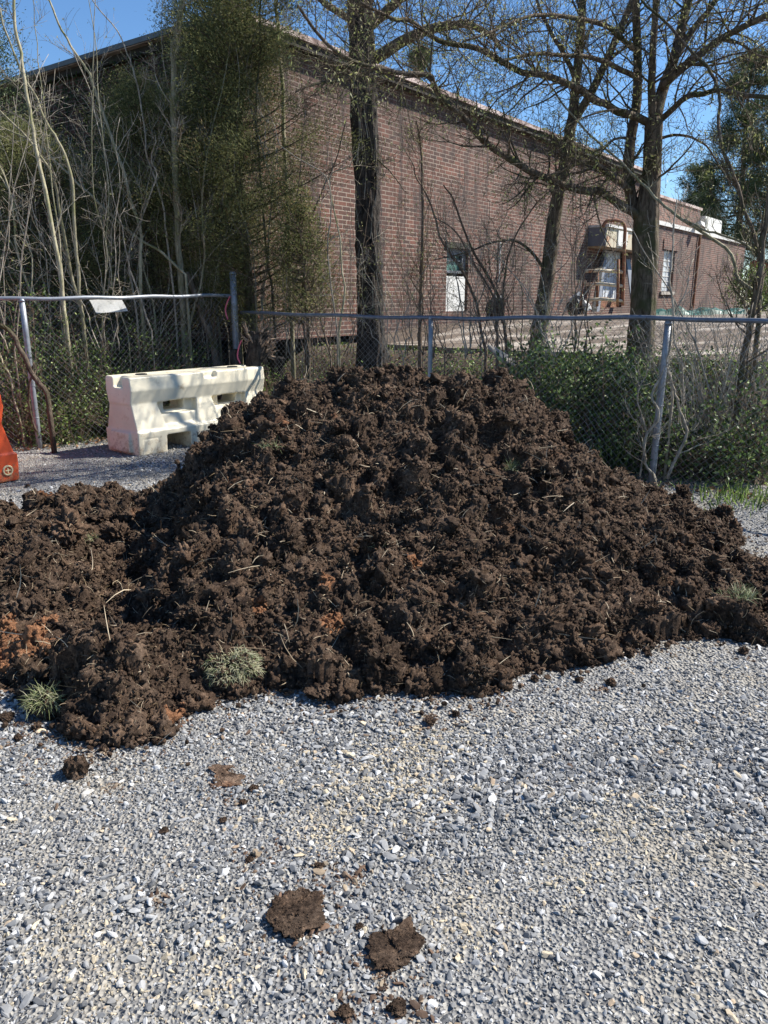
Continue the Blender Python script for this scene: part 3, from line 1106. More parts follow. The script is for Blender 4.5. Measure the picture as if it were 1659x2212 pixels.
def tuft(label, px, py, n, rad, length, sod, lift=0.0, onpile=False, mat='grass', bias=0.5):
    rr = np.random.default_rng(int(px * 3 + py))
    if onpile:
        y = 4.6
        g = None
        # march along the ray to the surface of the heap
        d = ray(px, py)
        for s in np.linspace(2.0, 7.5, 500):
            q = CAM + d * s
            if q[2] <= float(sample(H, q[0], q[1])) + 0.01:
                g = q
                break
        if g is None:
            g = P(px, py, y)
    else:
        g = G(px, py, lift)
    root = thing('grass_tuft', label, 'grass tuft', (float(g[0]), float(g[1]), float(g[2])))
    zf = 0.0
    if sod > 0:
        V, T = lump(ICO4, int(px), .3, 1.5, .2)
        V = V * np.array([sod, sod * .8, sod * .7])
        a = Acc()
        a.add(V, T=T, tint=0.6)
        kx = rr.integers(0, len(V), 900)
        rd = 0.003 + 0.007 * rr.random(900) ** 2
        scatter(a, lumps1, V[kx] * 1.02, rd[:, None] * rr.uniform(.6, 1.2, (900, 3)), rr, math.pi, rr.random(900))
        a.build('sod', M['soil'], root)
        nn = V / np.linalg.norm(V, axis=1)[:, None]
        up = V[(nn[:, 2] > 0.0) & (nn[:, 1] < 0.75)]
        base = up[rr.integers(0, len(up), n)] + rr.normal(0, .006, (n, 3))
        dirs = base / np.linalg.norm(base, axis=1)[:, None] * 0.8 + np.array([0, -.2, .4]) + rr.normal(0, .85, (n, 3))
    else:
        base = np.stack([rr.normal(0, rad, n), rr.normal(0, rad, n), rr.normal(0, .004, n)], -1)
        dirs = rr.normal(0, .5, (n, 3)) + np.array([0, 0, 1.0])
    a = Acc()
    for k in range(n):
        d = dirs[k] / np.linalg.norm(dirs[k])
        L = length * rr.uniform(.4, 1.2)
        q = base[k]
        pts = [q]
        for s in range(3):
            d = d + np.array([0, 0, -.28]) + rr.normal(0, .1, 3)
            d /= np.linalg.norm(d)
            q = q + d * L / 3
            pts.append(q)
        a.tube(pts, np.array([1, .9, .6, .15]) * 0.0013, 3, float(np.clip(rr.normal(bias, .3), 0, 1)), cap=False)
    a.build('leaves', M[mat], root)
    return root


tuft('large clod topped with matted green and straw coloured grass at the foot of the heap', 508, 1452, 1500, .08, .036, .105, .06, bias=.85)
tuft('small clump of green grass on the left lobe of soil near the gravel', 100, 1520, 380, .03, .06, .055, .05)
tuft('thin sprig of bright green grass on the right slope of the heap', 1108, 1012, 130, .03, .07, 0, onpile=True)
tuft('pale green weed sprig in the middle of the heap', 820, 1185, 60, .015, .045, 0, onpile=True)
tuft('yellow green grass tuft near the right tip of the heap', 1602, 1285, 150, .035, .06, 0, onpile=True)
tuft('faint green grass tuft on the heap below the white barrier', 580, 965, 90, .03, .05, 0, onpile=True)
tuft('tiny grass tuft on the far left lobe of the heap', 190, 1165, 90, .03, .04, 0, onpile=True)

# ------------------------------------------------------------------ plastic barriers
def cube_bm(bm, lo, hi):
    r = bmesh.ops.create_cube(bm, size=1)
    for v in r['verts']:
        v.co = Vector([(lo[i] + hi[i]) / 2 + v.co[i] * (hi[i] - lo[i]) for i in range(3)])
    return r['verts']


def prism(bm, xa, xb, ta, tb, z0, z1, w0, w1):
    """bottom spans xa..xb by +-w0, top spans ta..tb by +-w1"""
    vs = [bm.verts.new(c) for c in ((xa, -w0, z0), (xb, -w0, z0), (xb, w0, z0), (xa, w0, z0), (ta, -w1, z1), (tb, -w1, z1), (tb, w1, z1), (ta, w1, z1))]
    for f in ((3, 2, 1, 0), (4, 5, 6, 7), (0, 1, 5, 4), (1, 2, 6, 5), (2, 3, 7, 6), (3, 0, 4, 7)):
        bm.faces.new([vs[i] for i in f])


def barrier_mesh():
    L = .915
    solids = []

    def sol(fn):
        bm = bmesh.new()
        fn(bm)
        me = bpy.data.meshes.new('tmp')
        bm.normal_update()
        bmesh.ops.recalc_face_normals(bm, faces=bm.faces)
        bm.to_mesh(me)
        bm.free()
        o = bpy.data.objects.new('tmp', me)
        COL.objects.link(o)
        return o
    body = sol(lambda b: (prism(b, -L, L, -L, L, 0, .25, .30, .31), ))
    adds = [lambda b: prism(b, -L + .02, L - .02, -L + .02, L - .02, .24, .29, .31, .24),
            lambda b: prism(b, -L + .05, L - .05, -L + .05, L - .05, .2, .40, .255, .215),
            lambda b: prism(b, -L + .03, L - .03, -L + .03, L - .03, .38, .60, .13, .13),
            lambda b: prism(b, -L + .01, -.52, -L + .01, -.60, .22, .56, .295, .20),
            lambda b: prism(b, -.14, .22, -.07, .12, .22, .56, .285, .20),
            lambda b: prism(b, .56, L - .01, .64, L - .01, .22, .56, .295, .20),
            lambda b: prism(b, -L, L, -L, L, .53, .68, .205, .24),
            lambda b: prism(b, -L, L, -L, L, .67, .815, .24, .225),
            lambda b: prism(b, -L - .05, -L + .05, -L - .03, -L + .05, .03, .24, .20, .18)]
    cuts = [lambda b: cube_bm(b, (-.56, -.5, -.05), (-.25, .5, .19)),
            lambda b: cube_bm(b, (.30, -.5, -.05), (.61, .5, .19)),
            lambda b: cube_bm(b, (-.46, -.5, .43), (-.20, .5, .535)),
            lambda b: cube_bm(b, (.28, -.5, .43), (.54, .5, .535)),
            lambda b: cube_bm(b, (L - .11, -.09, .70), (L + .1, .09, .9)),
            lambda b: cube_bm(b, (-L - .1, -.09, .70), (-L + .11, .09, .9)),
            lambda b: prism(b, .02, .20, -.04, .26, .74, .86, .0, .0) if False else cube_bm(b, (.03, -.3, .745), (.2, -.17, .9)),
            lambda b: cube_bm(b, (-L + .06, -.34, .03), (-.66, -.297, .045)),
            lambda b: cube_bm(b, (-L + .06, -.34, .165), (-.66, -.297, .18)),
            lambda b: cube_bm(b, (-L + .06, -.34, .03), (-L + .075, -.297, .18)),
            lambda b: cube_bm(b, (-.675, -.34, .03), (-.66, -.297, .18))]
    tmp = []
    for fn in adds:
        o = sol(fn)
        tmp.append(o)
        m = body.modifiers.new('u', 'BOOLEAN')
        m.operation = 'UNION'
        m.object = o
        m.solver = 'EXACT'
    for fn in cuts:
        o = sol(fn)
        tmp.append(o)
        m = body.modifiers.new('d', 'BOOLEAN')
        m.operation = 'DIFFERENCE'
        m.object = o
        m.solver = 'EXACT'
    m = body.modifiers.new('r', 'REMESH')
    m.mode = 'VOXEL'
    m.voxel_size = 0.0095
    m.use_smooth_shade = True
    m = body.modifiers.new('s', 'SMOOTH')
    m.iterations = 7
    m.factor = 0.5
    dg = bpy.context.evaluated_depsgraph_get()
    me = bpy.data.meshes.new_from_object(body.evaluated_get(dg))
    for o in tmp + [body]:
        d = o.data
        bpy.data.objects.remove(o)
        bpy.data.meshes.remove(d)
    return me


bar_me = barrier_mesh()
bar_me.name = 'barrier_body'
bar_me.materials.clear()


def plug(name, r, h, mat, parent, loc, rot=(0, 0, 0)):
    a = Acc()
    th = np.linspace(0, 2 * math.pi, 25)[:-1]
    prof = [(r, 0), (r, h * .7), (r * .92, h), (r * .72, h), (r * .68, h * .35), (0.001, h * .3)]
    V = np.array([[pr * math.cos(t), pr * math.sin(t), z] for pr, z in prof for t in th])
    Q = [[i * 24 + j, i * 24 + (j + 1) % 24, (i + 1) * 24 + (j + 1) % 24, (i + 1) * 24 + j] for i in range(5) for j in range(24)]
    a.add(V, Q=Q)
    for s in range(2):
        c, sn = math.cos(s * math.pi / 2), math.sin(s * math.pi / 2)
        rm = np.array([[c, -sn, 0], [sn, c, 0], [0, 0, 1]])
        a.box((-r * .5, -r * .09, h * .3), (r * .5, r * .09, h * .8 + s * .001), rot=rm)
    o = a.build(name, mat, parent, smooth=False)
    o.location = loc
    o.rotation_euler = rot
    return o


bdir = np.array([.545, .65]) / np.hypot(.545, .65)
nrm = np.array([bdir[1], -bdir[0]])          # towards the camera side
c = np.array([-2.56, 7.93]) + bdir * .915 - nrm * .31
wb = thing('barrier', 'dirty white plastic traffic barrier with two openings standing beside the soil heap', 'traffic barrier', (c[0], c[1], 0.0))
wb.rotation_euler = (0, 0, math.atan2(bdir[1], bdir[0]))
body = link('body', bar_me.copy(), M['white_plastic'], wb)
plug('filler_cap', .062, .012, M['black'], wb, (-.62, 0, .8135))
plug('filler_cap', .062, .012, M['black'], wb, (.62, 0, .8135))
txt = bpy.data.curves.new('lettering', 'FONT')
txt.body = 'YODOCK'
txt.size = 0.088
txt.shear = 0.25
txt.extrude = 0.001
to = bpy.data.objects.new('lettering', txt)
COL.objects.link(to)
dg = bpy.context.evaluated_depsgraph_get()
tme = bpy.data.meshes.new_from_object(to.evaluated_get(dg))
bpy.data.objects.remove(to)
bpy.data.curves.remove(txt)
lt = link('lettering', tme, M['ink'], wb)
lt.location = (-.20, -.3105, .115)
lt.rotation_euler = (math.pi / 2 + .04, 0, 0)

oend = np.array([-3.34, 6.88])
ax = np.array([.78, -.626])
side = np.array([-ax[1], ax[0]])             # (.626,.78)
c = oend - side * .30 - ax * .915
ob = thing('barrier', 'orange plastic traffic barrier with a cream drain plug at its flared foot', 'traffic barrier', (c[0], c[1], 0.0))
ob.rotation_euler = (0, 0, math.atan2(ax[1], ax[0]))
link('body', bar_me.copy(), M['orange_plastic'], ob)
plug('drain_plug', .048, .022, M['cream'], ob, (.905, .20, .105), (0, math.pi / 2, 0))

# ------------------------------------------------------------------ chain link fence
def fence(name, label, pts, heights, posts, skirt, wave, rail_r=.021, seed=3, post_mat='galv', rail_mat='galv'):
    rr = np.random.default_rng(seed)
    root = thing(name, label, 'fence', (float(pts[0][0]), float(pts[0][1]), 0))
    off = np.array([pts[0][0], pts[0][1], 0])
    p3 = np.array([[p[0], p[1], h] for p, h in zip(pts, heights)])
    a = Acc()
    q = spline(p3, 40)
    q[:, 2] += 0.006 * np.sin(np.arange(40) * 1.1)
    a.tube(q - off, rail_r, 10)
    a.build('top_rail', M[rail_mat], root, smooth=True)
    for (x, y, h, r, lean) in posts:
        a = Acc()
        zz = np.linspace(-.1, h, 6)
        path = np.stack([x + lean[0] * zz, y + lean[1] * zz, zz], -1) - off
        a.tube(path, r, 12)
        top = path[-1]
        a.tube([top, top + [0, 0, .012], top + [0, 0, .03], top + [0, 0, .04]], [r * 1.12, r * 1.12, r * .8, r * .2], 12)
        for zb in (.35, .7, 1.05):
            c_ = path[0] + (path[-1] - path[0]) * (zb + .1) / (h + .1)
            a.tube([c_ - [0, 0, .003], c_ + [0, 0, .003]], r * 1.13, 12)
        a.build('post', M[post_mat], root, smooth=True)
    # woven wire: two families of slanting strands on either side of one plane
    seglen = [np.hypot(*(np.array(pts[k + 1]) - np.array(pts[k]))) for k in range(len(pts) - 1)]
    cum = np.concatenate([[0], np.cumsum(seglen)])
    total = cum[-1]
    px_ = np.array([p[0] for p in pts])
    py_ = np.array([p[1] for p in pts])
    hh = np.array(heights)

    def at(u):
        return np.stack([np.interp(u, cum, px_), np.interp(u, cum, py_)], -1), np.interp(u, cum, hh)
    a = Acc()
    Hm = 1.62
    for fam in (1, -1):
        u0 = -Hm
        while u0 < total + Hm:
            zz = np.linspace(0.02, Hm, 26)
            u = u0 + fam * zz * 1.0
            ok = (u > 0.01) & (u < total - .01)
            if ok.sum() > 2:
                u_, z_ = u[ok], zz[ok]
                xy, h_ = at(u_)
                zr = z_ / Hm * (h_ + skirt)
                d = (at(np.minimum(u_ + .02, total))[0] - at(u_ - .02)[0])
                nn = np.stack([-d[:, 1], d[:, 0]], -1)
                nn /= np.linalg.norm(nn, axis=1)[:, None] + 1e-9
                bow = wave * (vnoise(xy3(u_, zr, 1.7), seed)) * np.sin(np.clip(zr / (h_ + .01), 0, 1) * math.pi) + fam * .002
                wob = .006 * vnoise(xy3(u_, zr, 6), seed + 1)
                V = np.concatenate([xy - off[:2] + nn * (bow[:, None] - .022) + d * 0, (zr + wob - skirt)[:, None]], 1)
                V[:, :2] += (d / (np.linalg.norm(d, axis=1)[:, None] + 1e-9)) * wob[:, None]
                a.tube(V, .0014, 3, cap=False)
            u0 += 0.073
    a.build('wire_mesh', M['wire'], root)
    return root


HL = 1.60
fence('chain_link_fence', 'galvanised chain link fence with silver top rail behind the barriers, pale sheet hanging on it',
      [F0, F1, F2], [1.60, 1.60, 1.645], [(F1[0], F1[1], 1.57, .030, (0, 0)), (F0[0], F0[1], 1.57, .03, (0, 0)), (F2[0] - .02, F2[1] - .03, 1.90, .042, (.005, 0))], .04, .05, .022, 3)
fence('chain_link_fence', 'sagging chain link fence with dull grey rail running behind the soil heap',
      [F2 + np.array([.08, -.06]), F3, F4, F5], [1.43, 1.405, 1.44, 1.37],
      [(F3[0], F3[1], 1.39, .024, (0, 0)), (F4[0], F4[1], 1.39, .030, (0.01, 0.0)), (F5[0], F5[1], 1.36, .03, (0, 0))], .05, .09, .021, 8, 'galv', 'galv_dull')

# hanging sheet, tilted on the rail
a = Acc()
cs = [P(193, 648, fence_y(193) - .06), P(262, 644, fence_y(262) - .06), P(276, 672, fence_y(276) - .09), P(208, 677, fence_y(208) - .09)]
n = 9
VV = []
for i_ in range(n):
    for j_ in range(n):
        s, t_ = i_ / (n - 1), j_ / (n - 1)
        q = (1 - s) * (1 - t_) * cs[0] + s * (1 - t_) * cs[1] + s * t_ * cs[2] + (1 - s) * t_ * cs[3]
        q = q + np.array([.7, -.7, 0]) * .006 * math.sin(s * 5 + t_ * 3)
        VV.append(q)
o_ = VV[0].copy()
VV = np.array(VV) - o_
QQ = [[i_ * n + j_, i_ * n + j_ + 1, (i_ + 1) * n + j_ + 1, (i_ + 1) * n + j_] for i_ in range(n - 1) for j_ in range(n - 1)]
bk = VV + np.array([-.7, .7, 0]) * .004
a.add(np.concatenate([VV, bk]), Q=QQ + [[k + n * n for k in reversed(q)] for q in QQ])
o = a.build('sheet', M['sheet'])
o.location = o_
tag(o, 'blank weathered white sheet hanging tilted from the silver fence rail', 'sign')
for k, (pts, lab) in enumerate([([(497, 640), (490, 655), (487, 672), (492, 690)], 'pink survey ribbon tied high at the corner fence post'),
                                ([(522, 735), (516, 750), (513, 770), (519, 785)], 'faded pink ribbon hanging low on the splintered stump')]):
    a = Acc()
    yy = 10.05 if k == 0 else 9.75
    q = spline([P(x_, y_, yy) for x_, y_ in pts], 12)
    w = np.array([.008, 0.003, 0])
    V = np.concatenate([q - w, q + w, q - w + [0, .002, 0], q + w + [0, .002, 0]])
    Q = [[i_, i_ + 1, i_ + 13, i_ + 12] for i_ in range(11)] + [[24 + i_, 36 + i_, 37 + i_, 25 + i_] for i_ in range(11)]
    a.add(V, Q=Q)
    tag(a.build('ribbon', M['ribbon']), lab, 'ribbon')

# ------------------------------------------------------------------ building
WA = math.radians(36.5)
WD = np.array([math.sin(WA), math.cos(WA)])          # along the long wall, away from the camera
WN = np.array([WD[1], -WD[0]])                       # out of the long wall
WC = np.array([-1.93, 11.5])
bld = thing('brick_building', 'long old dark red brick building with a low roof behind the trees and fence', 'building', (WC[0], WC[1], 0))
bld.rotation_euler = (0, 0, math.atan2(WD[1], WD[0]))  # local x along the wall, local -y out of it


def W(px, py, out=0.0):
    """where the ray meets the long wall plane: (along, height)"""
    d = ray(px, py)
    c0 = WC + WN * out
    t = ((c0 - CAM[:2]) @ WN) / (d[:2] @ WN)
    q = CAM + d * t
    return float((q[:2] - WC) @ WD), float(q[2])


BZ = 1.0
s_end = W(1398, 500)[0]
top0 = W(541, 46, .18)[1]
top1 = W(1400, 368, .18)[1]
TOP = (top0 + top1) / 2
openings = []


def wall_mesh(a, s0, s1, z0, z1, holes, depth=.22, y=0.0):
    """wall face at local y with rectangular openings and their reveals"""
    xs_ = sorted({s0, s1} | {h[0] for h in holes} | {h[1] for h in holes})
    zs_ = sorted({z0, z1} | {h[2] for h in holes} | {h[3] for h in holes})
    for i_ in range(len(xs_) - 1):
        for j_ in range(len(zs_) - 1):
            cx, cz = (xs_[i_] + xs_[i_ + 1]) / 2, (zs_[j_] + zs_[j_ + 1]) / 2
            if any(h[0] < cx < h[1] and h[2] < cz < h[3] for h in holes):
                continue
            a.add([(xs_[i_], y, zs_[j_]), (xs_[i_ + 1], y, zs_[j_]), (xs_[i_ + 1], y, zs_[j_ + 1]), (xs_[i_], y, zs_[j_ + 1])], Q=[[0, 1, 2, 3]])
    for h in holes:
        for A_, B_ in (((h[0], h[2]), (h[0], h[3])), ((h[0], h[3]), (h[1], h[3])), ((h[1], h[3]), (h[1], h[2])), ((h[1], h[2]), (h[0], h[2]))):
            a.add([(A_[0], y, A_[1]), (B_[0], y, B_[1]), (B_[0], y + depth, B_[1]), (A_[0], y + depth, A_[1])], Q=[[0, 1, 2, 3]])


def rect(x0, y0, x1, y1):
    """photo rectangle -> wall rectangle"""
    a_, b_ = W(x0, (y0 + y1) / 2)[0], W(x1, (y0 + y1) / 2)[0]
    xm = (x0 + x1) / 2
    return (a_, b_, W(xm, y1)[1], W(xm, y0)[1])


h_win = rect(965, 537, 1012, 590)
h_board = rect(963, 590, 1014, 672)
h_open = (h_win[0], h_win[1], h_board[2], h_win[3])
h_door = rect(1302, 538, 1347, 664)
h_dark = rect(1254, 520, 1302, 592)
h_w2 = rect(1428, 540, 1452, 630)
T1 = s_end
LOWTOP = W(1480, 492)[1]
T2 = W(1605, 560)[0]
a = Acc()
wall_mesh(a, 0, T1, BZ, TOP - .1, [h_open, h_door])
# gable side and back
D = 9.5
for (A_, B_) in (((0, 0), (0, D)), ((0, D), (T1, D)), ((T1, D), (T1, 0))):
    a.add([(B_[0], B_[1], BZ), (A_[0], A_[1], BZ), (A_[0], A_[1], TOP - .1), (B_[0], B_[1], TOP - .1)], Q=[[0, 1, 2, 3]])
a.build('wall', M['brick'], bld)
a = Acc()
wall_mesh(a, T1 + .002, T2, BZ, LOWTOP - .12, [h_w2], y=-.05)
a.add([(T2, D * .7, BZ), (T2, -.05, BZ), (T2, -.05, LOWTOP - .12), (T2, D * .7, LOWTOP - .12)], Q=[[0, 3, 2, 1]])
a.add([(T1, -.05, BZ), (T1, -.001, BZ), (T1, -.001, LOWTOP - .12), (T1, -.05, LOWTOP - .12)], Q=[[0, 3, 2, 1]])
a.build('low_wing_wall', M['brick'], bld)
a = Acc()
a.box((T1 + .01, -.12, LOWTOP - .12), (T2 + .05, D * .7, LOWTOP))
a.build('parapet_cap', M['white_paint'], bld)
# roof: projecting mossy board, pale metal edge, low slope
a = Acc()
a.box((-.10, -.16, TOP - .13), (T1 + .02, D + .3, TOP - .03))
a.build('eave', M['moss_dark'], bld)
a = Acc()
a.box((-.20, -.20, TOP - .03), (T1 + .05, D + .35, TOP + .045))
rf = a.build('roof', M['roof_edge'], bld)
a = Acc()
a.box((-.225, -.18, TOP - .02), (-.203, D + .3, TOP + .05))
a.build('ridge_flashing', M['grey_roof'], rf)
# raised brick block above the low wing
s0, _ = W(1420, 470, -1.2)
s1, zt = W(1514, 455, -1.2)
a = Acc()
a.box((s0 - .8, 1.2, LOWTOP - .3), (s1, 4.5, zt))
st_ = a.build('roof_block', M['brick_red'], bld)
a = Acc()
a.box((s0 - .85, 1.15, zt), (s1 + .06, 4.55, zt + .09))
a.build('coping', M['roof_edge'], st_)
s0, _ = W(1522, 490, -1.0)
s1, zt = W(1562, 478, -1.0)
a = Acc()
a.box((s0, 1.0, LOWTOP - .05), (s1 - .15, 2.6, zt))
a.box((s0 + .06, .96, LOWTOP + .1), (s0 + .5, .99, zt - .08))
a.build('roof_unit', M['white_paint'], bld)


def panel(name, r, mat, y0, y1, parent=bld, extra=0):
    a = Acc()
    a.box((r[0] - extra, y0, r[2]), (r[1] + extra, y1, r[3]))
    return a.build(name, M[mat], parent)


# small window over a boarded lower half
wi = panel('window', (h_win[0] + .02, h_win[1] - .02, h_win[2] + .02, h_win[3] - .02), 'glass_green', .14, .16)
a = Acc()
w0 = h_win
for bx in (((w0[0], .08, w0[3] - .12), (w0[1], .13, w0[3])), ((w0[1] - .14, .07, w0[2]), (w0[1], .12, w0[3] - .12)), ((w0[0], .08, w0[2]), (w0[0] + .05, .13, w0[3] - .12)),
           ((w0[0] + .05, .085, w0[2]), (w0[1] - .14, .125, w0[2] + .05)), ((w0[0] + .05, .1, (w0[2] + w0[3]) / 2), (w0[1] - .14, .125, (w0[2] + w0[3]) / 2 + .03))):
    a.box(*bx)
a.build('frame', M['grey_metal'], wi)
panel('boarded_panel', (h_board[0] + .01, h_board[1] - .14, h_board[2], h_board[3] - .06), 'white_paint', .03, .08)
a = Acc()
a.box((h_win[0] - .08, -.03, h_win[3]), (h_win[1] + .05, .02, h_win[3] + .11))
a.build('lintel', M['moss_dark'], bld)
# conduit
cx_, cz_ = W(1078, 522)
a = Acc()
a.tube([(cx_, -.03, cz_), (cx_, -.03, W(1078, 610)[1])], .018, 8)
a.build('conduit', M['white_paint'], bld)
# grey double door
dr = thing('x', '', '')
bpy.data.objects.remove(dr)
dd = h_door
a = Acc()
m_ = (dd[0] + dd[1]) / 2
a.box((dd[0] + .04, .14, dd[2]), (m_ - .008, .18, dd[3] - .04))
a.box((m_ + .008, .14, dd[2]), (dd[1] - .04, .18, dd[3] - .04))
for k in range(1, 4):
    for (l_, r_) in ((dd[0] + .04, m_), (m_, dd[1] - .04)):
        xk = l_ + (r_ - l_) * k / 4
        a.box((xk - .012, .125, dd[2] + .02), (xk + .012, .139, dd[3] - .06))
door = a.build('door', M['door_metal'], bld)
a = Acc()
a.box((m_ - .09, .09, dd[2] + .85), (m_ - .05, .124, dd[2] + 1.1))
a.build('handle', M['white_paint'], door)
a = Acc()
a.box((dd[0] + .05, .10, dd[2]), (m_ - .02, .123, dd[2] + .28))
a.box((m_ + .02, .10, dd[2]), (dd[1] - .05, .123, dd[2] + .25))
a.build('kick_plate', M['rust'], door)
# canopy box over the door
k0, k1 = W(1262, 520)[0], W(1350, 520)[0] + .8
zt, zb = W(1300, 492)[1], W(1300, 538)[1]
mid_ = W(1308, 520)[0]
a = Acc()
a.box((k0 + .25, -.5, zb), (k1, -.002, zt - .06))
cn = a.build('canopy', M['pale_rust'], bld)
a = Acc()
a.box((k0 + .22, -.55, zt - .06), (k1 + .05, -.001, zt))
a.build('canopy_top', M['white_paint'], cn)
a = Acc()
a.box((k0 + .20, -.49, zb + .02), (k0 + .245, -.02, zt - .08))
a.build('side_panel', M['grey_metal'], cn)
a = Acc()
a.box((k0 + 1.0, -.53, zb + .05), (k0 + 1.7, -.503, zt - .1))
a.build('front_panel', M['white_paint'], cn)
# tall narrow window in the low wing
w0 = h_w2
w2 = panel('window', (w0[0] + .03, w0[1] - .03, w0[2] + .02, w0[3] - .02), 'glass_white', .08, .10)
a = Acc()
for k in range(1, 8):
    zz = w0[2] + (w0[3] - w0[2]) * k / 8
    a.box((w0[0] + .03, .062, zz - .012), (w0[1] - .03, .079, zz + .012))
for k in range(0, 4):
    xx = w0[0] + .03 + (w0[1] - w0[0] - .06) * k / 3
    a.box((xx - .015, .055, w0[2]), (xx + .015, .061, w0[3]))
a.build('frame', M['white_paint'], w2)
a = Acc()
a.box((w0[0] - .2, -.085, w0[3]), (w0[1] + .2, -.052, w0[3] + .32))
a.build('window_arch', M['brick_red'], bld)
a = Acc()
a.box((w0[0] - .12, -.12, w0[2] - .1), (w0[1] + .12, -.052, w0[2]))
a.build('sill', M['concrete'], bld)
dpx, dpz = W(1502, 540)
a = Acc()
a.tube([(dpx, -.12, LOWTOP - .15), (dpx, -.12, 1.25)], .05, 8)
a.build('downpipe', M['rust'], bld)
# floodlight on the low parapet
fx, fz = W(1492, 508)
a = Acc()
a.box((-.16, -.28, -.08), (.16, -.06, .10))
a.box((-.03, -.06, -.02), (.03, .12, .03))
fo = a.build('floodlight', M['white_paint'])
q = WC + WD * fx + WN * .15
fo.location = (q[0], q[1], LOWTOP + .03)
fo.rotation_euler = (math.radians(-25), math.radians(12), math.radians(40))
tag(fo, 'pale box floodlight tilted down at the edge of the low wing roof', 'floodlight')


def at_wall(px, out, z=None):
    """a point in front of the wall, on the lot"""
    s = W(px, 640, out)[0]
    q = WC + WD * s + WN * out
    return np.array([q[0], q[1], float(lot_z(q[0], q[1])) if z is None else z])


# rusty pipe rack in front of the door
rk = thing('pipe_rack', 'rusty metal pipe rack with pale rungs and a rounded hoop before the grey door', 'rack', tuple(at_wall(1300, 2.2)))
o0 = at_wall(1300, 2.2)
yy = o0[1]
a = Acc()
hoop = spline([P(1345, 660, yy), P(1347, 600, yy), P(1349, 520, yy), P(1350, 492, yy), P(1342, 479, yy), P(1325, 476, yy), P(1310, 478, yy), P(1302, 490, yy)], 30)
a.tube(hoop - o0, .035, 8)
a.tube([P(1291, 586, yy + .3) - o0, P(1290, 662, yy + .3) - o0], .03, 8)
a.tube([P(1336, 560, yy - .2) - o0, P(1334, 662, yy - .2) - o0], .03, 8)
a.tube([P(1254, 660, yy) - o0, P(1262, 590, yy) - o0], .02, 8)
a.build('frame', M['rust'], rk, smooth=True)
for (ya, yb, xa) in ((586, 588, 1262), (615, 618, 1262), (648, 650, 1268)):
    a = Acc()
    a.tube([P(xa, ya, yy) - o0, P(1296, ya - 2, yy) - o0, P(1345, yb, yy) - o0], .034, 8)
    a.build('rung', M['pale_rust'], rk, smooth=True)
# boards leaning by the door
for k, (xa, xb, mt, lab) in enumerate([(1284, 1299, 'dark_void', 'black board leaning on the wall just before the grey door'),
                                       (1292, 1303, 'grey_metal', 'narrow grey board leaning between the black board and the grey door'),
                                       (1352, 1362, 'grey_metal', 'grey plank leaning on the wall past the rusty rack')]):
    s = W(xa, 600)[0]
    a = Acc()
    b0 = at_wall(xa, .55) if k < 2 else at_wall(1371, .6)
    zt = W(xb, 545)[1] if k < 2 else W(1352, 560)[1]
    sgn = 1 if k < 2 else -1
    p0 = np.array([b0[0], b0[1], b0[2] + .01])
    q = WC + WD * (W(xb if k < 2 else 1352, 545)[0]) + WN * .06
    p1 = np.array([q[0], q[1], zt])
    wv = np.array([WD[0], WD[1], 0]) * (.16 if k != 1 else .09)
    nv = np.array([WN[0], WN[1], 0]) * .03
    Vb = [p0 - wv, p0 + wv, p0 + wv + nv, p0 - wv + nv, p1 - wv, p1 + wv, p1 + wv + nv, p1 - wv + nv]
    a.add(np.array(Vb) - p0, Q=[[3, 2, 1, 0], [4, 5, 6, 7], [0, 1, 5, 4], [1, 2, 6, 5], [2, 3, 7, 6], [3, 0, 4, 7]])
    bo = a.build('leaning_board', M[mt])
    bo.location = p0
    tag(bo, lab, 'board')
# crumpled white and black rubbish by the wall
for k, (px, out, sz, mt, lab, nm) in enumerate([(1253, .8, .22, 'white_paint', 'crumpled white plastic rubbish against the brick wall near the rack', 'rubbish_bag'),
                                                (1245, 1.1, .19, 'black', 'crumpled black bag beside the white rubbish at the wall', 'rubbish_bag'),
                                                (1075, 1.0, .16, 'black', 'small black object standing at the wall under the thin pipe', 'rubbish_bag')]):
    p0 = at_wall(px, out)
    V, T = lump(ICO3, 400 + k, .4, 1.4, .1)
    a = Acc()
    V = V * np.array([sz, sz, sz * (1.1 if k < 2 else 1.6)])
    V[:, 2] += sz * .8
    a.add(V, T=T)
    o = a.build(nm, M[mt])
    o.location = p0
    tag(o, lab, 'rubbish')
for k, (px, py, w) in enumerate([(1450, 668, 1.5), (1540, 666, 1.9)]):
    g = P(px, py, 17 + k)
    g[2] = float(lot_z(g[0], g[1]))
    V, Q = grid(-w / 2, w / 2, -.5, .5, 30, 14, lambda x, y: .07 + .07 * fbm(xy3(x + k * 5, y, 3), 3, 61))
    a = Acc()
    edge = (np.abs(V[:, 0]) > w / 2 - .01) | (np.abs(V[:, 1]) > .49)
    V[edge, 2] = 0
    a.add(V, Q=Q)
    o = a.build('tarp', M['tarp'])
    o.location = g
    tag(o, ['green tarpaulin lying crumpled on the lot nearer the big tree', 'long green tarpaulin lying on the lot by the low wing'][k], 'tarpaulin')
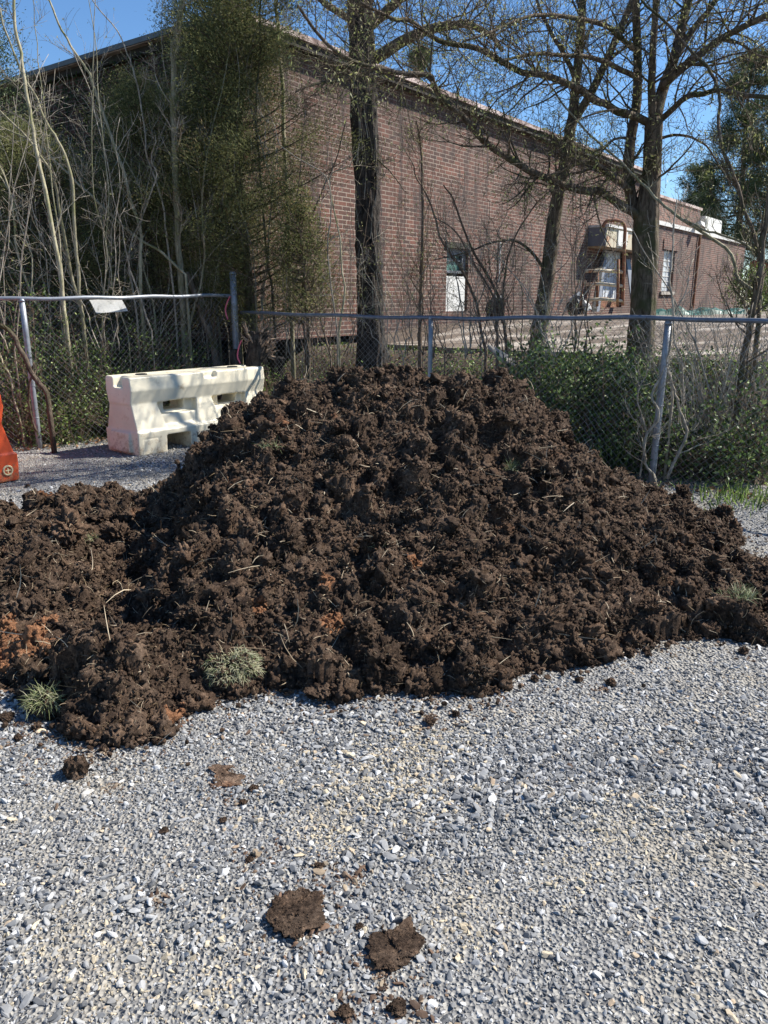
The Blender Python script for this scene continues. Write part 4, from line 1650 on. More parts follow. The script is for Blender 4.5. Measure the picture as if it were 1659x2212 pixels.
# orange-red vehicle-like box at the far edge of the lot
g = np.array([ratio(1643) * 24 + 1.3, 24.0, 0])
g[2] = float(lot_z(g[0], g[1]))
cv = thing('container', 'rusty orange metal skip at the far end of the lot, cut by the picture edge', 'skip', tuple(g))
a = Acc()
a.box((-1.3, -1.0, .35), (1.8, 1.0, 1.45))
for k in range(7):
    a.box((-1.2 + k * .45, -1.05, .4), (-1.12 + k * .45, -1.002, 1.4))
a.build('body', m_plain('orange_rust', (.42, .12, .06), .7, 0, .25, 3, (.2, .09, .06), .6), cv)
for sx in (-.9, 1.3):
    for sy in (-.85, .75):
        a = Acc()
        a.tube([(sx, sy, .30), (sx, sy + .14, .30)], .30, 20)
        a.build('wheel', M['black'], cv)

# ------------------------------------------------------------------ trees
def grow(acc, tips, path, rad, rng, n, length, lvl, up=0.25, spread=0.9, sides=5, t0=0.15, rfac=0.38, minr=0.0020, bend=0.15, ratio_=0.55, twig_r=None):
    p = np.asarray(path)
    r = np.broadcast_to(rad, (len(p),))
    for k in range(n):
        t = t0 + (1 - t0) * rng.random()
        f = t * (len(p) - 1)
        i = min(int(f), len(p) - 2)
        pos = p[i] + (p[i + 1] - p[i]) * (f - i)
        tan = p[i + 1] - p[i]
        tan = tan / (np.linalg.norm(tan) + 1e-9)
        lr = r[i] * rfac * rng.uniform(.7, 1.1)
        q = rng.normal(size=3)
        q -= tan * (q @ tan)
        q /= np.linalg.norm(q) + 1e-9
        d = tan * rng.uniform(.25, .8) + q * spread + np.array([0, 0, up])
        d /= np.linalg.norm(d)
        L = length * rng.uniform(.4, 1.5) * (1.15 - .5 * t)
        m = 5 if lvl == 0 else 6
        pts = [pos]
        for s in range(m):
            d = d + rng.normal(0, bend, 3) + np.array([0, 0, up * .25])
            d /= np.linalg.norm(d)
            pts.append(pts[-1] + d * L / m)
        pts = np.array(pts)
        lr = min(lr, .013)
        rr = np.linspace(max(lr, minr), max(minr * .7, lr * .25), len(pts))
        if twig_r is not None:
            rr = np.minimum(rr, twig_r)
        acc.tube(pts, rr, max(3, sides), rng.random(), cap=False)
        tips.append((pts[-1], d))
        if lvl > 0:
            tips.append((pts[3], d))
            grow(acc, tips, pts, rr, rng, 5, length * .55, lvl - 1, up, spread, max(3, sides - 1), .15, .6, minr, bend, ratio_, twig_r)


def limb(pts, ya, yb, r0, r1, n=24, wob=0.0, rng=None):
    k = len(pts)
    ys_ = np.linspace(ya, yb, k) if not hasattr(ya, '__len__') else ya
    p = spline([P(x, y, d) for (x, y), d in zip(pts, ys_)], n)
    if wob and rng is not None:
        p = p + np.stack([fbm(np.stack([np.arange(n) * .45, np.full(n, rng.random() * 50), np.full(n, j_ * 9.)], -1), 2, 70 + j_) for j_ in range(3)], -1) * wob
    return p, np.linspace(r0, r1, n) if not hasattr(r0, '__len__') else np.interp(np.linspace(0, 1, n), np.linspace(0, 1, len(r0)), r0)


def rough_tube(acc, p, r, sides, rng, amp=.12, flare=0.0):
    """a trunk with fluted, uneven bark"""
    n = max(30, len(p) * 3)
    t = np.linspace(0, 1, n)
    pp = np.stack([np.interp(t, np.linspace(0, 1, len(p)), p[:, k]) for k in range(3)], -1)
    rr = np.interp(t, np.linspace(0, 1, len(p)), r)
    rr = rr * (1 + flare * np.exp(-t * n / 4.0))
    n0 = acc.n
    acc.tube(pp, rr, sides, 0.5)
    V = acc.V[-1]
    ring = V[:n * sides].reshape(n, sides, 3)
    c = pp[:, None, :]
    th = np.arange(sides)[None, :] / sides
    q = np.stack([np.cos(th * 2 * math.pi) * 2.6 + 0 * t[:, None], np.sin(th * 2 * math.pi) * 2.6 + 0 * t[:, None], np.broadcast_to(pp[:, 2:3] * 2.2, (n, sides))], -1)
    k = 1 + amp * fbm(q, 4, 90, .65)
    V = np.concatenate([(c + (ring - c) * k[..., None]).reshape(-1, 3), V[n * sides:]])
    acc.V[-1] = V.astype(np.float32)


def buds(tips, rng, mat, parent, size=.03, frac=.6, per=2, name='leaves', droop=-.6):
    pos, dr = [], []
    for (p, d) in tips:
        if rng.random() < frac:
            for _ in range(per):
                pos.append(p + rng.normal(0, .012, 3))
                dr.append(d * .4 + rng.normal(0, .4, 3) + np.array([0, 0, droop]))
    if not pos:
        return
    a = Acc()
    n = len(pos)
    cards(a, np.array(pos), np.array(dr), size * rng.uniform(.5, 1.4, n), size * .3, rng)
    a.build(name, mat, parent)


def ground_at(x, y):
    return float(terrain(x, y))


def down(p, r, extra=.12):
    """carry the foot of a trunk down into the ground (path is listed from the foot up)"""
    g = ground_at(p[0][0], p[0][1]) - extra
    if p[0][2] > g + .02:
        q = np.array([[p[0][0], p[0][1], g]])
        return np.concatenate([q, p]), np.concatenate([[r[0] * 1.1], r])
    return p, r


# --- tall dark trunk in the middle
rg = np.random.default_rng(21)
ty = 11.0
p, r = limb([(803, 740), (797, 560), (790, 330), (783, 130), (778, 0), (772, -200), (766, -420)], ty, ty, [.185, .172, .165, .16, .15, .12, .08], 0, 30)
p, r = down(p, r)
t1 = thing('tree', 'tall dark rough-barked tree trunk standing before the brick wall, thickest dark trunk', 'tree', tuple(p[0]))
o = p[0].copy()
a = Acc()
rough_tube(a, p - o, r, 40, rg, .16, .25)
a.build('trunk', M['bark_dark'], t1)
a = Acc()
tips = []
for (pts, y0, y1, r0, r1, nb, L) in [([(812, 125), (870, 90), (924, 65), (980, 54), (1014, 54), (1060, 78), (1085, 110)], ty, ty - 1.0, .075, .022, 16, .7),
                                     ([(795, 60), (840, 20), (880, -20), (930, -80)], ty, ty - .5, .07, .04, 8, .8),
                                     ([(790, 60), (720, 20), (660, -30), (600, -90)], ty, ty - .8, .05, .02, 12, .8),
                                     ([(785, 150), (730, 175), (680, 182), (640, 200)], ty, ty - .6, .03, .010, 12, .5),
                                     ([(800, 330), (850, 380), (880, 420)], ty, ty - .4, .012, .004, 8, .3),
                                     ([(772, -100), (720, -160), (660, -190)], ty, ty + .5, .05, .02, 10, .8),
                                     ([(772, -100), (860, -170), (960, -220)], ty, ty - .5, .05, .02, 10, .8)]:
    q, rq = limb(pts, y0, y1, r0, r1, 22, .01, rg)
    lm = Acc()
    lm.tube(q - o, rq, 10, .5)
    lm.build('limb', M['bark_grey'], t1, smooth=True)
    grow(a, tips, q - o, rq, rg, nb, L, 2, .15, .9, 5)
a.build('crown', M['bark_grey'], t1, smooth=True)
buds(tips, rg, M['bud'], t1, .03, .25, 1)
# fine shoots and vines up the dark trunk
a = Acc()
for k in range(16):
    x0 = rg.uniform(765, 835)
    yb_ = rg.uniform(250, 740)
    q = spline([P(x0, yb_, ty - .19), P(x0 + rg.uniform(-8, 8), yb_ - 70, ty - .22), P(x0 + rg.uniform(-45, 45), yb_ - 150 * rg.random() - 90, ty - .3 - .3 * rg.random())], 9)
    a.tube(q - o, np.linspace(.005, .002, 9), 3, rg.random(), cap=False)
a.build('vines', M['twig'], t1)

# --- slender forked tree
rg = np.random.default_rng(22)
ty = 9.6
p, r = limb([(1150, 820), (1168, 690), (1183, 597), (1196, 476), (1219, 357), (1236, 258)], ty, ty, [.10, .092, .088, .08, .07, .06], 0, 26)
p, r = down(p, r)
o = p[0].copy()
t2 = thing('tree', 'slender bare tree forking in two above the roof line beside the big branching tree', 'tree', tuple(o))
a = Acc()
rough_tube(a, p - o, r, 14, rg, .10, .2)
q1, rq1 = limb([(1236, 262), (1247, 153), (1256, 60), (1258, 0), (1262, -120), (1268, -240)], ty, ty - .1, .055, .03, 20)
q2, rq2 = limb([(1238, 262), (1275, 204), (1306, 140), (1333, 78), (1367, 0), (1410, -110), (1440, -230)], ty, ty - .3, .05, .025, 20)
a.build('trunk', M['bark_grey'], t2, smooth=True)
for q, rq in ((q1, rq1), (q2, rq2)):
    a = Acc()
    a.tube(q - o, rq, 10, .5)
    a.build('limb', M['bark_grey'], t2, smooth=True)
a = Acc()
tips = []
grow(a, tips, q1 - o, rq1, rg, 9, .8, 2, .3, .8, 5)
grow(a, tips, q2 - o, rq2, rg, 12, .9, 2, .3, .8, 5)
grow(a, tips, p[10:] - o, r[10:] * .15, rg, 8, .6, 1, .2, .7, 4)
for (pts, d0, d1, r0, r1, nb, L) in [([(1180, 590), (1150, 545), (1110, 520), (1060, 525), (1010, 545), (940, 560)], ty, ty - .5, .022, .006, 14, .4),
                                     ([(1205, 440), (1180, 400), (1130, 395), (1090, 400)], ty, ty - .4, .018, .005, 10, .4),
                                     ([(1214, 380), (1260, 370), (1300, 360), (1340, 370)], ty, ty - .5, .018, .006, 10, .35),
                                     ([(1246, 180), (1215, 110), (1185, 60), (1160, 0), (1150, -60)], ty, ty - .3, .03, .012, 10, .6),
                                     ([(1225, 330), (1192, 300), (1170, 286), (1110, 280)], ty, ty - .4, .018, .005, 10, .4)]:
    q, rq = limb(pts, d0, d1, r0, r1, 18, .008, rg)
    lm = Acc()
    lm.tube(q - o, rq, 8, .5)
    lm.build('limb', M['bark_grey'], t2, smooth=True)
    grow(a, tips, q - o, rq, rg, nb, L, 1, .15, .9, 4)
a.build('crown', M['bark_grey'], t2, smooth=True)
buds(tips, rg, M['bud'], t2, .032, .3, 2)

# --- the big branching tree on the right
rg = np.random.default_rng(23)
ty = 9.3
p, r = limb([(1376, 870), (1384, 740), (1390, 640), (1393, 540), (1397, 460), (1407, 374), (1413, 255)], ty, ty, [.175, .150, .142, .142, .135, .105, .09], 0, 30)
p, r = down(p, r)
o = p[0].copy()
t3 = thing('tree', 'big bare tree with many spreading limbs and a thick grey trunk before the rusty rack', 'tree', tuple(o))
a = Acc()
rough_tube(a, p - o, r, 40, rg, .11, .35)
a.build('trunk', M['bark_grey'], t3, smooth=True)
a = Acc()
tips = []
LIMBS = [
    ([(1391, 476), (1372, 455), (1358, 391), (1360, 323), (1373, 238), (1378, 160), (1376, 60), (1372, -60), (1365, -200)], 0, .35, .088, .045, 16, .8, 2),
    ([(1410, 262), (1408, 190), (1409, 136), (1415, 40), (1420, -60), (1430, -180)], 0, -.3, .055, .03, 12, .8, 2),
    ([(1414, 262), (1432, 190), (1455, 130), (1472, 60), (1486, 0), (1500, -100), (1510, -200)], 0, .5, .080, .04, 16, .9, 2),
    ([(1430, 190), (1460, 160), (1520, 112), (1560, 82), (1598, 61), (1659, 31), (1740, -10)], 0, -.9, .052, .03, 18, .8, 2),
    ([(1425, 262), (1455, 235), (1486, 207), (1520, 203), (1554, 194), (1610, 205), (1659, 210), (1730, 220)], 0, -1.2, .042, .02, 18, .6, 2),
    ([(1395, 262), (1370, 250), (1333, 241), (1310, 225), (1285, 218), (1245, 190), (1177, 163), (1129, 156), (1082, 133), (1032, 104), (960, 92), (917, 68), (881, 43), (852, 43), (812, 22), (780, 5)], 0, -1.6, .052, .016, 42, .75, 2),
    ([(1380, 172), (1350, 155), (1313, 136), (1260, 122), (1214, 119), (1160, 116), (1129, 119), (1080, 133)], 0, -1.2, .036, .014, 22, .6, 2),
    ([(1378, 110), (1355, 95), (1313, 58), (1265, 44), (1210, 35), (1166, 31), (1120, 42), (1060, 70), (1000, 90)], 0, -1.4, .036, .012, 24, .65, 2),
    ([(1362, 412), (1340, 394), (1310, 372), (1285, 354), (1250, 352), (1225, 365), (1190, 378)], 0, -1.0, .05, .014, 18, .5, 2),
    ([(1387, 470), (1350, 450), (1316, 425), (1290, 412), (1272, 413), (1221, 401), (1180, 385), (1140, 368), (1105, 345), (1068, 324), (1030, 290), (996, 248), (956, 216), (938, 185), (931, 166), (905, 160), (870, 158), (840, 152), (812, 144), (765, 133), (708, 97), (670, 50), (643, 11)], 0, -2.2, .055, .014, 52, .65, 2),
    ([(1371, 245), (1345, 238), (1310, 240), (1240, 262), (1200, 300)], 0, -.9, .02, .006, 14, .4, 1),
    ([(1420, 300), (1465, 292), (1500, 300), (1530, 320), (1560, 370), (1580, 400)], 0, -.8, .020, .006, 14, .4, 1),
    ([(1405, 400), (1440, 370), (1480, 330), (1510, 290)], 0, -.6, .018, .006, 12, .5, 1),
    ([(1372, 300), (1330, 300), (1290, 325), (1230, 335), (1180, 350), (1100, 355)], 0, -1.2, .018, .005, 16, .4, 1),
    ([(1455, 130), (1500, 60), (1540, 10), (1570, -60)], .1, .2, .05, .02, 12, .8, 2),
    ([(1560, 82), (1600, 95), (1640, 120), (1690, 130)], -.5, -.8, .02, .01, 12, .5, 1),
]
for (pts, da, db, r0, r1, nb, L, lv) in LIMBS:
    q, rq = limb(pts, ty + da, ty + db, r0 * .84, r1 * .8, max(20, len(pts) * 3), .006, rg)
    lm = Acc()
    lm.tube(q - o, rq, 10, .5)
    lm.build('limb', M['bark_grey'], t3, smooth=True)
    grow(a, tips, q - o, rq, rg, int(nb * 1.15), L, lv, .12, .9, 4)
a.build('crown', M['bark_grey'], t3, smooth=True)
buds(tips, rg, M['bud'], t3, .040, .5, 2)
LOB = len(tips)

# --- thin trees and vines on the right edge, near the fence
rg = np.random.default_rng(24)


def small_tree(label, stems, mat, nb, L, lv=1, cat='tree', name='sapling', budf=0, group=None, twm=None, seed=1, up=.35, bmat='bud', minr=.0018, spread=.8, bs=.03, wob=.02):
    rr = np.random.default_rng(seed)
    first = None
    b, tips, parts = Acc(), [], []
    for (pts, d0, d1, r0, r1) in stems:
        p_, r_ = limb(pts, d0, d1, r0, r1, max(16, len(pts) * 4), wob, rr)
        if first is None:
            p_, r_ = down(p_, r_)
            first = p_[0].copy()
        a = Acc()
        a.tube(p_ - first, r_, 7, rr.random())
        parts.append(a)
        grow(b, tips, p_ - first, r_, rr, nb, L, lv, up, spread, 3, minr=minr)
    root = thing(name, label, cat, tuple(first), group)
    for a in parts:
        a.build('trunk' if len(parts) == 1 else 'stem', M[mat], root, smooth=True)
    if b.n:
        b.build('crown', M[twm or mat], root)
    if budf:
        buds(tips, rr, M[bmat], root, bs, budf, 2)
    return root


small_tree('thin leaning grey trunk close behind the fence near the frame edge, dark bark', [([(1578, 1010), (1595, 880), (1610, 760), (1623, 692), (1640, 600), (1650, 513), (1665, 400)], 7.2, 7.3, .032, .024),
                                                                                             ([(1604, 860), (1618, 760), (1630, 640), (1640, 560), (1650, 450)], 7.3, 7.5, .014, .008)], 'bark_grey', 14, .5, 2, seed=31, budf=.2)
small_tree('thin bare tree arching over from the top right down to the fence end', [([(1640, 700), (1645, 600), (1639, 561), (1615, 473), (1581, 374), (1557, 289), (1547, 170), (1503, 122), (1440, 50), (1384, 0)], 7.6, 8.6, .022, .012)], 'bark_grey', 18, .5, 2, seed=32, budf=.3)
small_tree('long pale vine stem slanting down across the big tree to the lot', [([(1640, 640), (1598, 597), (1571, 544), (1479, 476), (1421, 432), (1387, 398), (1347, 357), (1272, 289), (1228, 238), (1180, 170), (1150, 90)], 7.9, 9.0, .019, .007),
                                                                               ([(1690, 590), (1652, 564), (1600, 528), (1540, 503), (1479, 474)], 7.7, 8.2, .015, .010)], 'bark_pale', 12, .35, 1, cat='vine', name='vine', seed=33)
small_tree('tangle of pale climbing vines on the fence post at the end of the heap', [([(1450, 860), (1443, 760), (1452, 690), (1448, 600), (1455, 520), (1462, 430)], 6.85, 7.0, .012, .006),
                                                                               ([(1420, 1060), (1400, 1010), (1390, 960), (1420, 900), (1410, 850), (1440, 780), (1450, 700)], 6.65, 6.7, .014, .008),
                                                                               ([(1440, 1035), (1478, 960), (1475, 900), (1455, 850), (1440, 790)], 6.7, 6.8, .016, .008),
                                                                               ([(1385, 1030), (1395, 930), (1380, 860), (1400, 800)], 6.7, 6.8, .009, .005),
                                                                               ([(1480, 880), (1470, 780), (1456, 700), (1478, 640), (1500, 560)], 6.9, 7.1, .010, .004),
                                                                               ([(1540, 860), (1500, 740), (1460, 660), (1400, 560), (1360, 480)], 7.0, 7.6, .009, .004)], 'twig', 16, .35, 1, cat='vine', name='vine', seed=34, twm='twig')
small_tree('dark curved branch lying low behind the wire near the frame edge', [([(1480, 1030), (1540, 985), (1600, 960), (1660, 920), (1720, 860)], 7.0, 7.0, .020, .03)], 'bark_grey', 8, .4, 1, cat='branch', name='fallen_branch', seed=35)
for k, (x, b_) in enumerate([(1500, 1040), (1555, 1050), (1610, 1040), (1650, 1030), (1530, 1000), (1588, 1010)]):
    st_ = []
    for s in range(12):
        dx_ = rg.uniform(-150, 150)
        st_.append(([(x + rg.uniform(-12, 12), b_), (x + dx_ * .4, b_ - 140), (x + dx_, b_ - rg.uniform(250, 420))], 6.95 + .1 * k, 7.1 + .1 * k, .0055, .002))
    small_tree('clump of thin bare stems behind the sagging wire beside the lot edge', st_, 'twig', 6, .25, 0, cat='bare shrub', name='bare_shrub', seed=60 + k, group='bare stems behind the fence end')

# --- saplings and brush of the left thicket (feet on the bank behind the silver rail)
SAP = [
    ('pale straight sapling trunk rising past the roof, thickest of the left thicket', 'bark_pale', 18, .5, 2, [([(398, 760), (393, 610), (385, 520), (380, 440), (378, 330), (374, 200), (375, 110), (383, 60), (396, 0), (410, -90)], .5, .044, .030)]),
    ('thin sapling with green-grey bark just left of the pale straight trunk', 'bark_pale', 12, .45, 1, [([(304, 640), (304, 504), (280, 420), (262, 352), (240, 296), (205, 200), (188, 152), (150, 95), (120, 40), (100, -20)], .7, .022, .010)]),
    ('leaning mottled sapling in the left thicket whose foot stands by the hanging sheet', 'bark_pale', 10, .5, 1, [([(178, 680), (168, 596), (160, 470), (152, 368), (120, 300), (95, 250), (60, 180), (20, 90), (0, 20)], .5, .022, .009)]),
    ('outermost mottled sapling stem over the left end of the silver rail', 'bark_pale', 10, .5, 1, [([(140, 690), (132, 596), (105, 450), (80, 340), (66, 250), (52, 152), (36, 80), (30, 0), (26, -60)], .4, .024, .014)]),
    ('mottled sapling stem bent to the upper left, second from the left end', 'bark_pale', 10, .5, 1, [([(176, 680), (156, 596), (130, 460), (108, 372), (60, 300), (0, 240), (-60, 180)], .6, .022, .008)]),
    ('long slanting grey stem crossing the left thicket from low right to upper left', 'bark_pale', 14, .5, 1, [([(400, 590), (340, 540), (272, 496), (200, 425), (140, 370), (90, 320), (40, 290), (-20, 260)], .4, .018, .009)]),
    ('thin grey stem running up between the pale trunk and the cedar gap', 'twig', 10, .4, 1, [([(375, 650), (360, 504), (340, 400), (320, 340), (310, 260), (296, 190), (285, 140), (255, 70), (200, 0)], .6, .014, .006)]),
    ('thin crooked sapling in front of the cedar, first right of the pale trunk', 'bark_grey', 12, .45, 1, [([(505, 700), (488, 596), (478, 500), (482, 400), (502, 330), (508, 280), (510, 160), (524, 90), (536, 12), (540, -50)], .5, .020, .012)]),
    ('thin grey sapling in front of the cedar, second right of the pale trunk', 'bark_grey', 12, .45, 1, [([(598, 760), (588, 640), (578, 560), (562, 360), (553, 220), (562, 90), (562, 0), (560, -60)], .9, .018, .010)]),
    ('whitish lichen-covered stem along the corner of the brick wall', 'bark_pale', 10, .4, 1, [([(630, 740), (627, 640), (622, 480), (616, 330), (612, 200), (600, 60), (596, -40)], 1.6, .034, .020)]),
    ('twin thin brown stems in front of the brick between dark trunk and green window', 'twig_brown', 16, .5, 2, [([(908, 760), (909, 640), (912, 520), (913, 400), (908, 320), (899, 262)], 2.2, .030, .010)]),
    ('crooked bare sapling leaning left before the green window', 'twig_brown', 12, .5, 1, [([(1050, 760), (1030, 660), (1000, 590), (955, 520), (930, 440), (900, 380), (880, 330)], 1.3, .020, .006)]),
    ('bare sapling fanning upward just beyond the green window', 'twig_brown', 12, .5, 1, [([(1095, 780), (1080, 660), (1050, 590), (1010, 520), (985, 440), (960, 400)], 1.4, .022, .007), ([(1085, 700), (1090, 600), (1110, 520), (1150, 450), (1190, 410)], 1.4, .014, .005)]),
    ('brown forked sapling beside the white board under the green window', 'twig_brown', 12, .45, 1, [([(1075, 780), (1072, 700), (1064, 640), (1020, 560), (985, 500), (940, 470)], 1.0, .018, .006)]),
    ('thin dark sapling in front of the brick just left of the dark trunk', 'twig_brown', 14, .4, 1, [([(660, 760), (655, 620), (665, 500), (700, 400), (730, 330), (745, 260)], 1.4, .016, .006)]),
    ('thin bare stem slanting right before the lit brick corner', 'twig_brown', 12, .4, 1, [([(715, 770), (690, 680), (660, 590), (640, 480), (652, 350), (660, 240)], 1.2, .013, .005)]),
]
for k, (lab, mat, nb, L, lv, stems) in enumerate(SAP):
    ss = []
    for (pts, dd_, r0, r1) in stems:
        yb = fence_y(pts[0][0]) + dd_
        # stay behind the fence all the way up
        ysl = [max(yb, fence_y(x_) + .25) if 90 < x_ < 1650 else yb for x_, _ in pts]
        ss.append((pts, ysl, None, r0, r1))
    small_tree(lab, ss, mat, nb, L, lv, seed=100 + k, budf=.25 if k < 10 else .35, twm='twig' if k < 9 else 'twig_brown', wob=.015)

rg = np.random.default_rng(40)
for k in range(22):
    x0 = rg.uniform(20, 700) if k < 20 else rg.uniform(640, 780)
    tx = x0 + rg.normal(-70, 90)
    ty_ = rg.uniform(-120, 130) if k < 14 else rg.uniform(150, 350)
    f = rg.normal(0, 18, 4)
    pts = [(x0, 720), (x0 + (tx - x0) * .2 + f[0], 560), (x0 + (tx - x0) * .45 + f[1], 400), (x0 + (tx - x0) * .75 + f[2], 400 + (ty_ - 400) * .55), (tx, ty_)]
    yb = fence_y(x0) + rg.uniform(.35, 1.0)
    yl = [max(yb, fence_y(x_) + .25) for x_, _ in pts]
    small_tree('slim pale leafless sapling with fine twigs standing in the thicket left of the dark trunk', [(pts, yl, None, rg.uniform(.008, .016), .0035)], 'bark_pale' if k % 3 else 'twig', 9, .5, 1,
               seed=900 + k, budf=.12, twm='twig', wob=.03, group='slim pale saplings of the left thicket')


def brush(px, h, label, group, seed, n=9, mat='twig', depth=.5, lean=(0, 60), base_py=780, bud=.15, nb=5, L=.35, leaf=None, r0=.006):
    st_ = []
    for s in range(n):
        dx_ = rg.normal(*lean)
        x0 = px + rg.uniform(-26, 26)
        d_ = fence_y(px) + depth + rg.uniform(-.15, .3)
        hh_ = h * rg.uniform(.55, 1.1)
        st_.append(([(x0, base_py), (x0 + dx_ * .3, base_py - hh_ * .45), (x0 + dx_ * rg.uniform(.7, 1.2), base_py - hh_)], d_, d_ + rg.uniform(-.1, .5), r0 * rg.uniform(.7, 1.4), .0022))
    return small_tree(label, st_, mat, nb, L, 1, cat='bare shrub', name='bare_shrub', seed=seed, budf=bud, group=group, wob=.04, up=.2, spread=1.0)


for k, px in enumerate([10, 120, 235, 340, 450, 560, -30]):
    brush(px, [560, 420][k % 2] + rg.uniform(-60, 160), 'leafless brush of pale thin shoots tangled in the thicket behind the silver rail', 'bare brush behind the silver rail', 500 + k,
          n=9, depth=[.35, .8][k % 2], lean=(-60, 110), base_py=760)
for k, px in enumerate([640, 680, 735, 850, 905, 960, 1020, 1060, 1120, 1190, 1260]):
    brush(px, [380, 260][k % 2] + rg.uniform(-40, 120), 'bare twiggy brush on the bank in front of the brick wall', 'bare brush below the brick wall', 540 + k,
          n=8, mat='twig_brown' if k % 3 else 'twig', depth=[.9, .5][k % 2], lean=(0, 80), base_py=770, bud=.3)


# --- evergreens
def evergreen(label, cx, cy, z0, z1, rad, n, mat='cedar', seed=1, name='cedar_tree', leafl=.05, leafw=.012, trunk_r=.09, shape='cone', clump=.16, per=70, lob=.35, group=None, cat='tree'):
    rr = np.random.default_rng(seed)
    zb = ground_at(cx, cy)
    root = thing(name, label, cat, (cx, cy, zb), group)
    a = Acc()
    zz = np.linspace(-.15, z1 - zb - .2, 14)
    pth = np.stack([.05 * np.sin(zz * 1.3), .05 * np.cos(zz * 1.1), zz], -1)
    a.tube(pth, np.linspace(trunk_r, .015, 14), 9)
    b = Acc()
    nc = n
    t = rr.random(nc) ** (0.85)
    if shape == 'cone':
        prof = (1 - t) ** .55 * (0.85 + .25 * rr.random(nc)) + .08
    elif shape == 'dense':
        prof = (1 - t ** 3) ** .6
    else:
        prof = np.sin(np.clip(t * .92 + .08, 0, 1) * math.pi) ** .6
    th = rr.uniform(0, 2 * math.pi, nc)
    q = 1 + lob * fbm(np.stack([np.cos(th) * 1.4, np.sin(th) * 1.4, t * 6], -1), 3, seed)
    rr_ = rad * prof * q * rr.random(nc) ** .38
    cen = np.stack([np.cos(th) * rr_, np.sin(th) * rr_, (z0 - zb) + (z1 - z0) * t], -1)
    # limbs carrying the sprays
    for k in range(0, nc, max(1, nc // 260)):
        c_ = cen[k]
        s_ = np.array([0, 0, max(.1, c_[2] - .45 * np.hypot(c_[0], c_[1]))])
        a.tube(spline([s_, (s_ + c_) / 2 + [0, 0, -.04], c_], 6), np.linspace(.014, .003, 6), 4, rr.random(), cap=False)
    a.build('trunk', M['bark_grey'], root)
    m = per
    off = rr.normal(0, clump, (nc, m, 3)) * np.array([1, 1, .75])
    pos = (cen[:, None, :] + off).reshape(-1, 3)
    outw = np.repeat(cen * np.array([1, 1, 0]) / (np.linalg.norm(cen[:, :2], axis=1)[:, None] + 1e-6), m, 0)
    spray = np.repeat(rr.normal(0, .5, (nc, 3)), m, 0)
    d = outw * .6 + spray + rr.normal(0, .38, (nc * m, 3)) + np.array([0, 0, .35])
    base_t = np.repeat(np.clip(rr.normal(.45, .22, nc), 0, 1), m)
    cards(b, pos, d, leafl * rr.uniform(.5, 1.3, nc * m), leafw * rr.uniform(.7, 1.3, nc * m), rr, tint=np.clip(base_t + rr.normal(0, .15, nc * m), 0, 1))
    b.build('crown', M[mat], root)
    return root


evergreen('tall olive green cedar at the corner of the brick building, fullest of the evergreens', -1.85, 10.8, 1.3, 5.75, 1.02, 850, seed=71, per=210, clump=.12, shape='dense', lob=.75, leafl=.04, leafw=.0085)
evergreen('shorter shaded cedar between the tall cedar and the saplings of the thicket', -3.1, 10.95, 1.2, 4.3, .95, 480, seed=72, per=150, leafl=.04, leafw=.009, clump=.13, shape='dense')
evergreen('low dark evergreen spreading behind the left end of the silver rail', -4.7, 10.9, 1.0, 3.7, 1.2, 480, seed=73, per=130, leafl=.042, leafw=.010, clump=.14, shape='dense')
evergreen('dark evergreen top showing against the sky above the left thicket', -5.9, 12.2, 3.0, 6.5, 1.0, 420, seed=74, per=70, clump=.15, mat='pine')
evergreen('dark evergreen peeping over the building corner beside the tall cedar', -2.4, 12.6, 4.6, 6.7, .8, 300, seed=75, per=70, clump=.13, mat='pine')
evergreen('small drooping cedar bough tree in front of the lit brick corner', -1.05, 10.4, 1.4, 2.9, .42, 110, seed=76, per=60, clump=.09, trunk_r=.03)


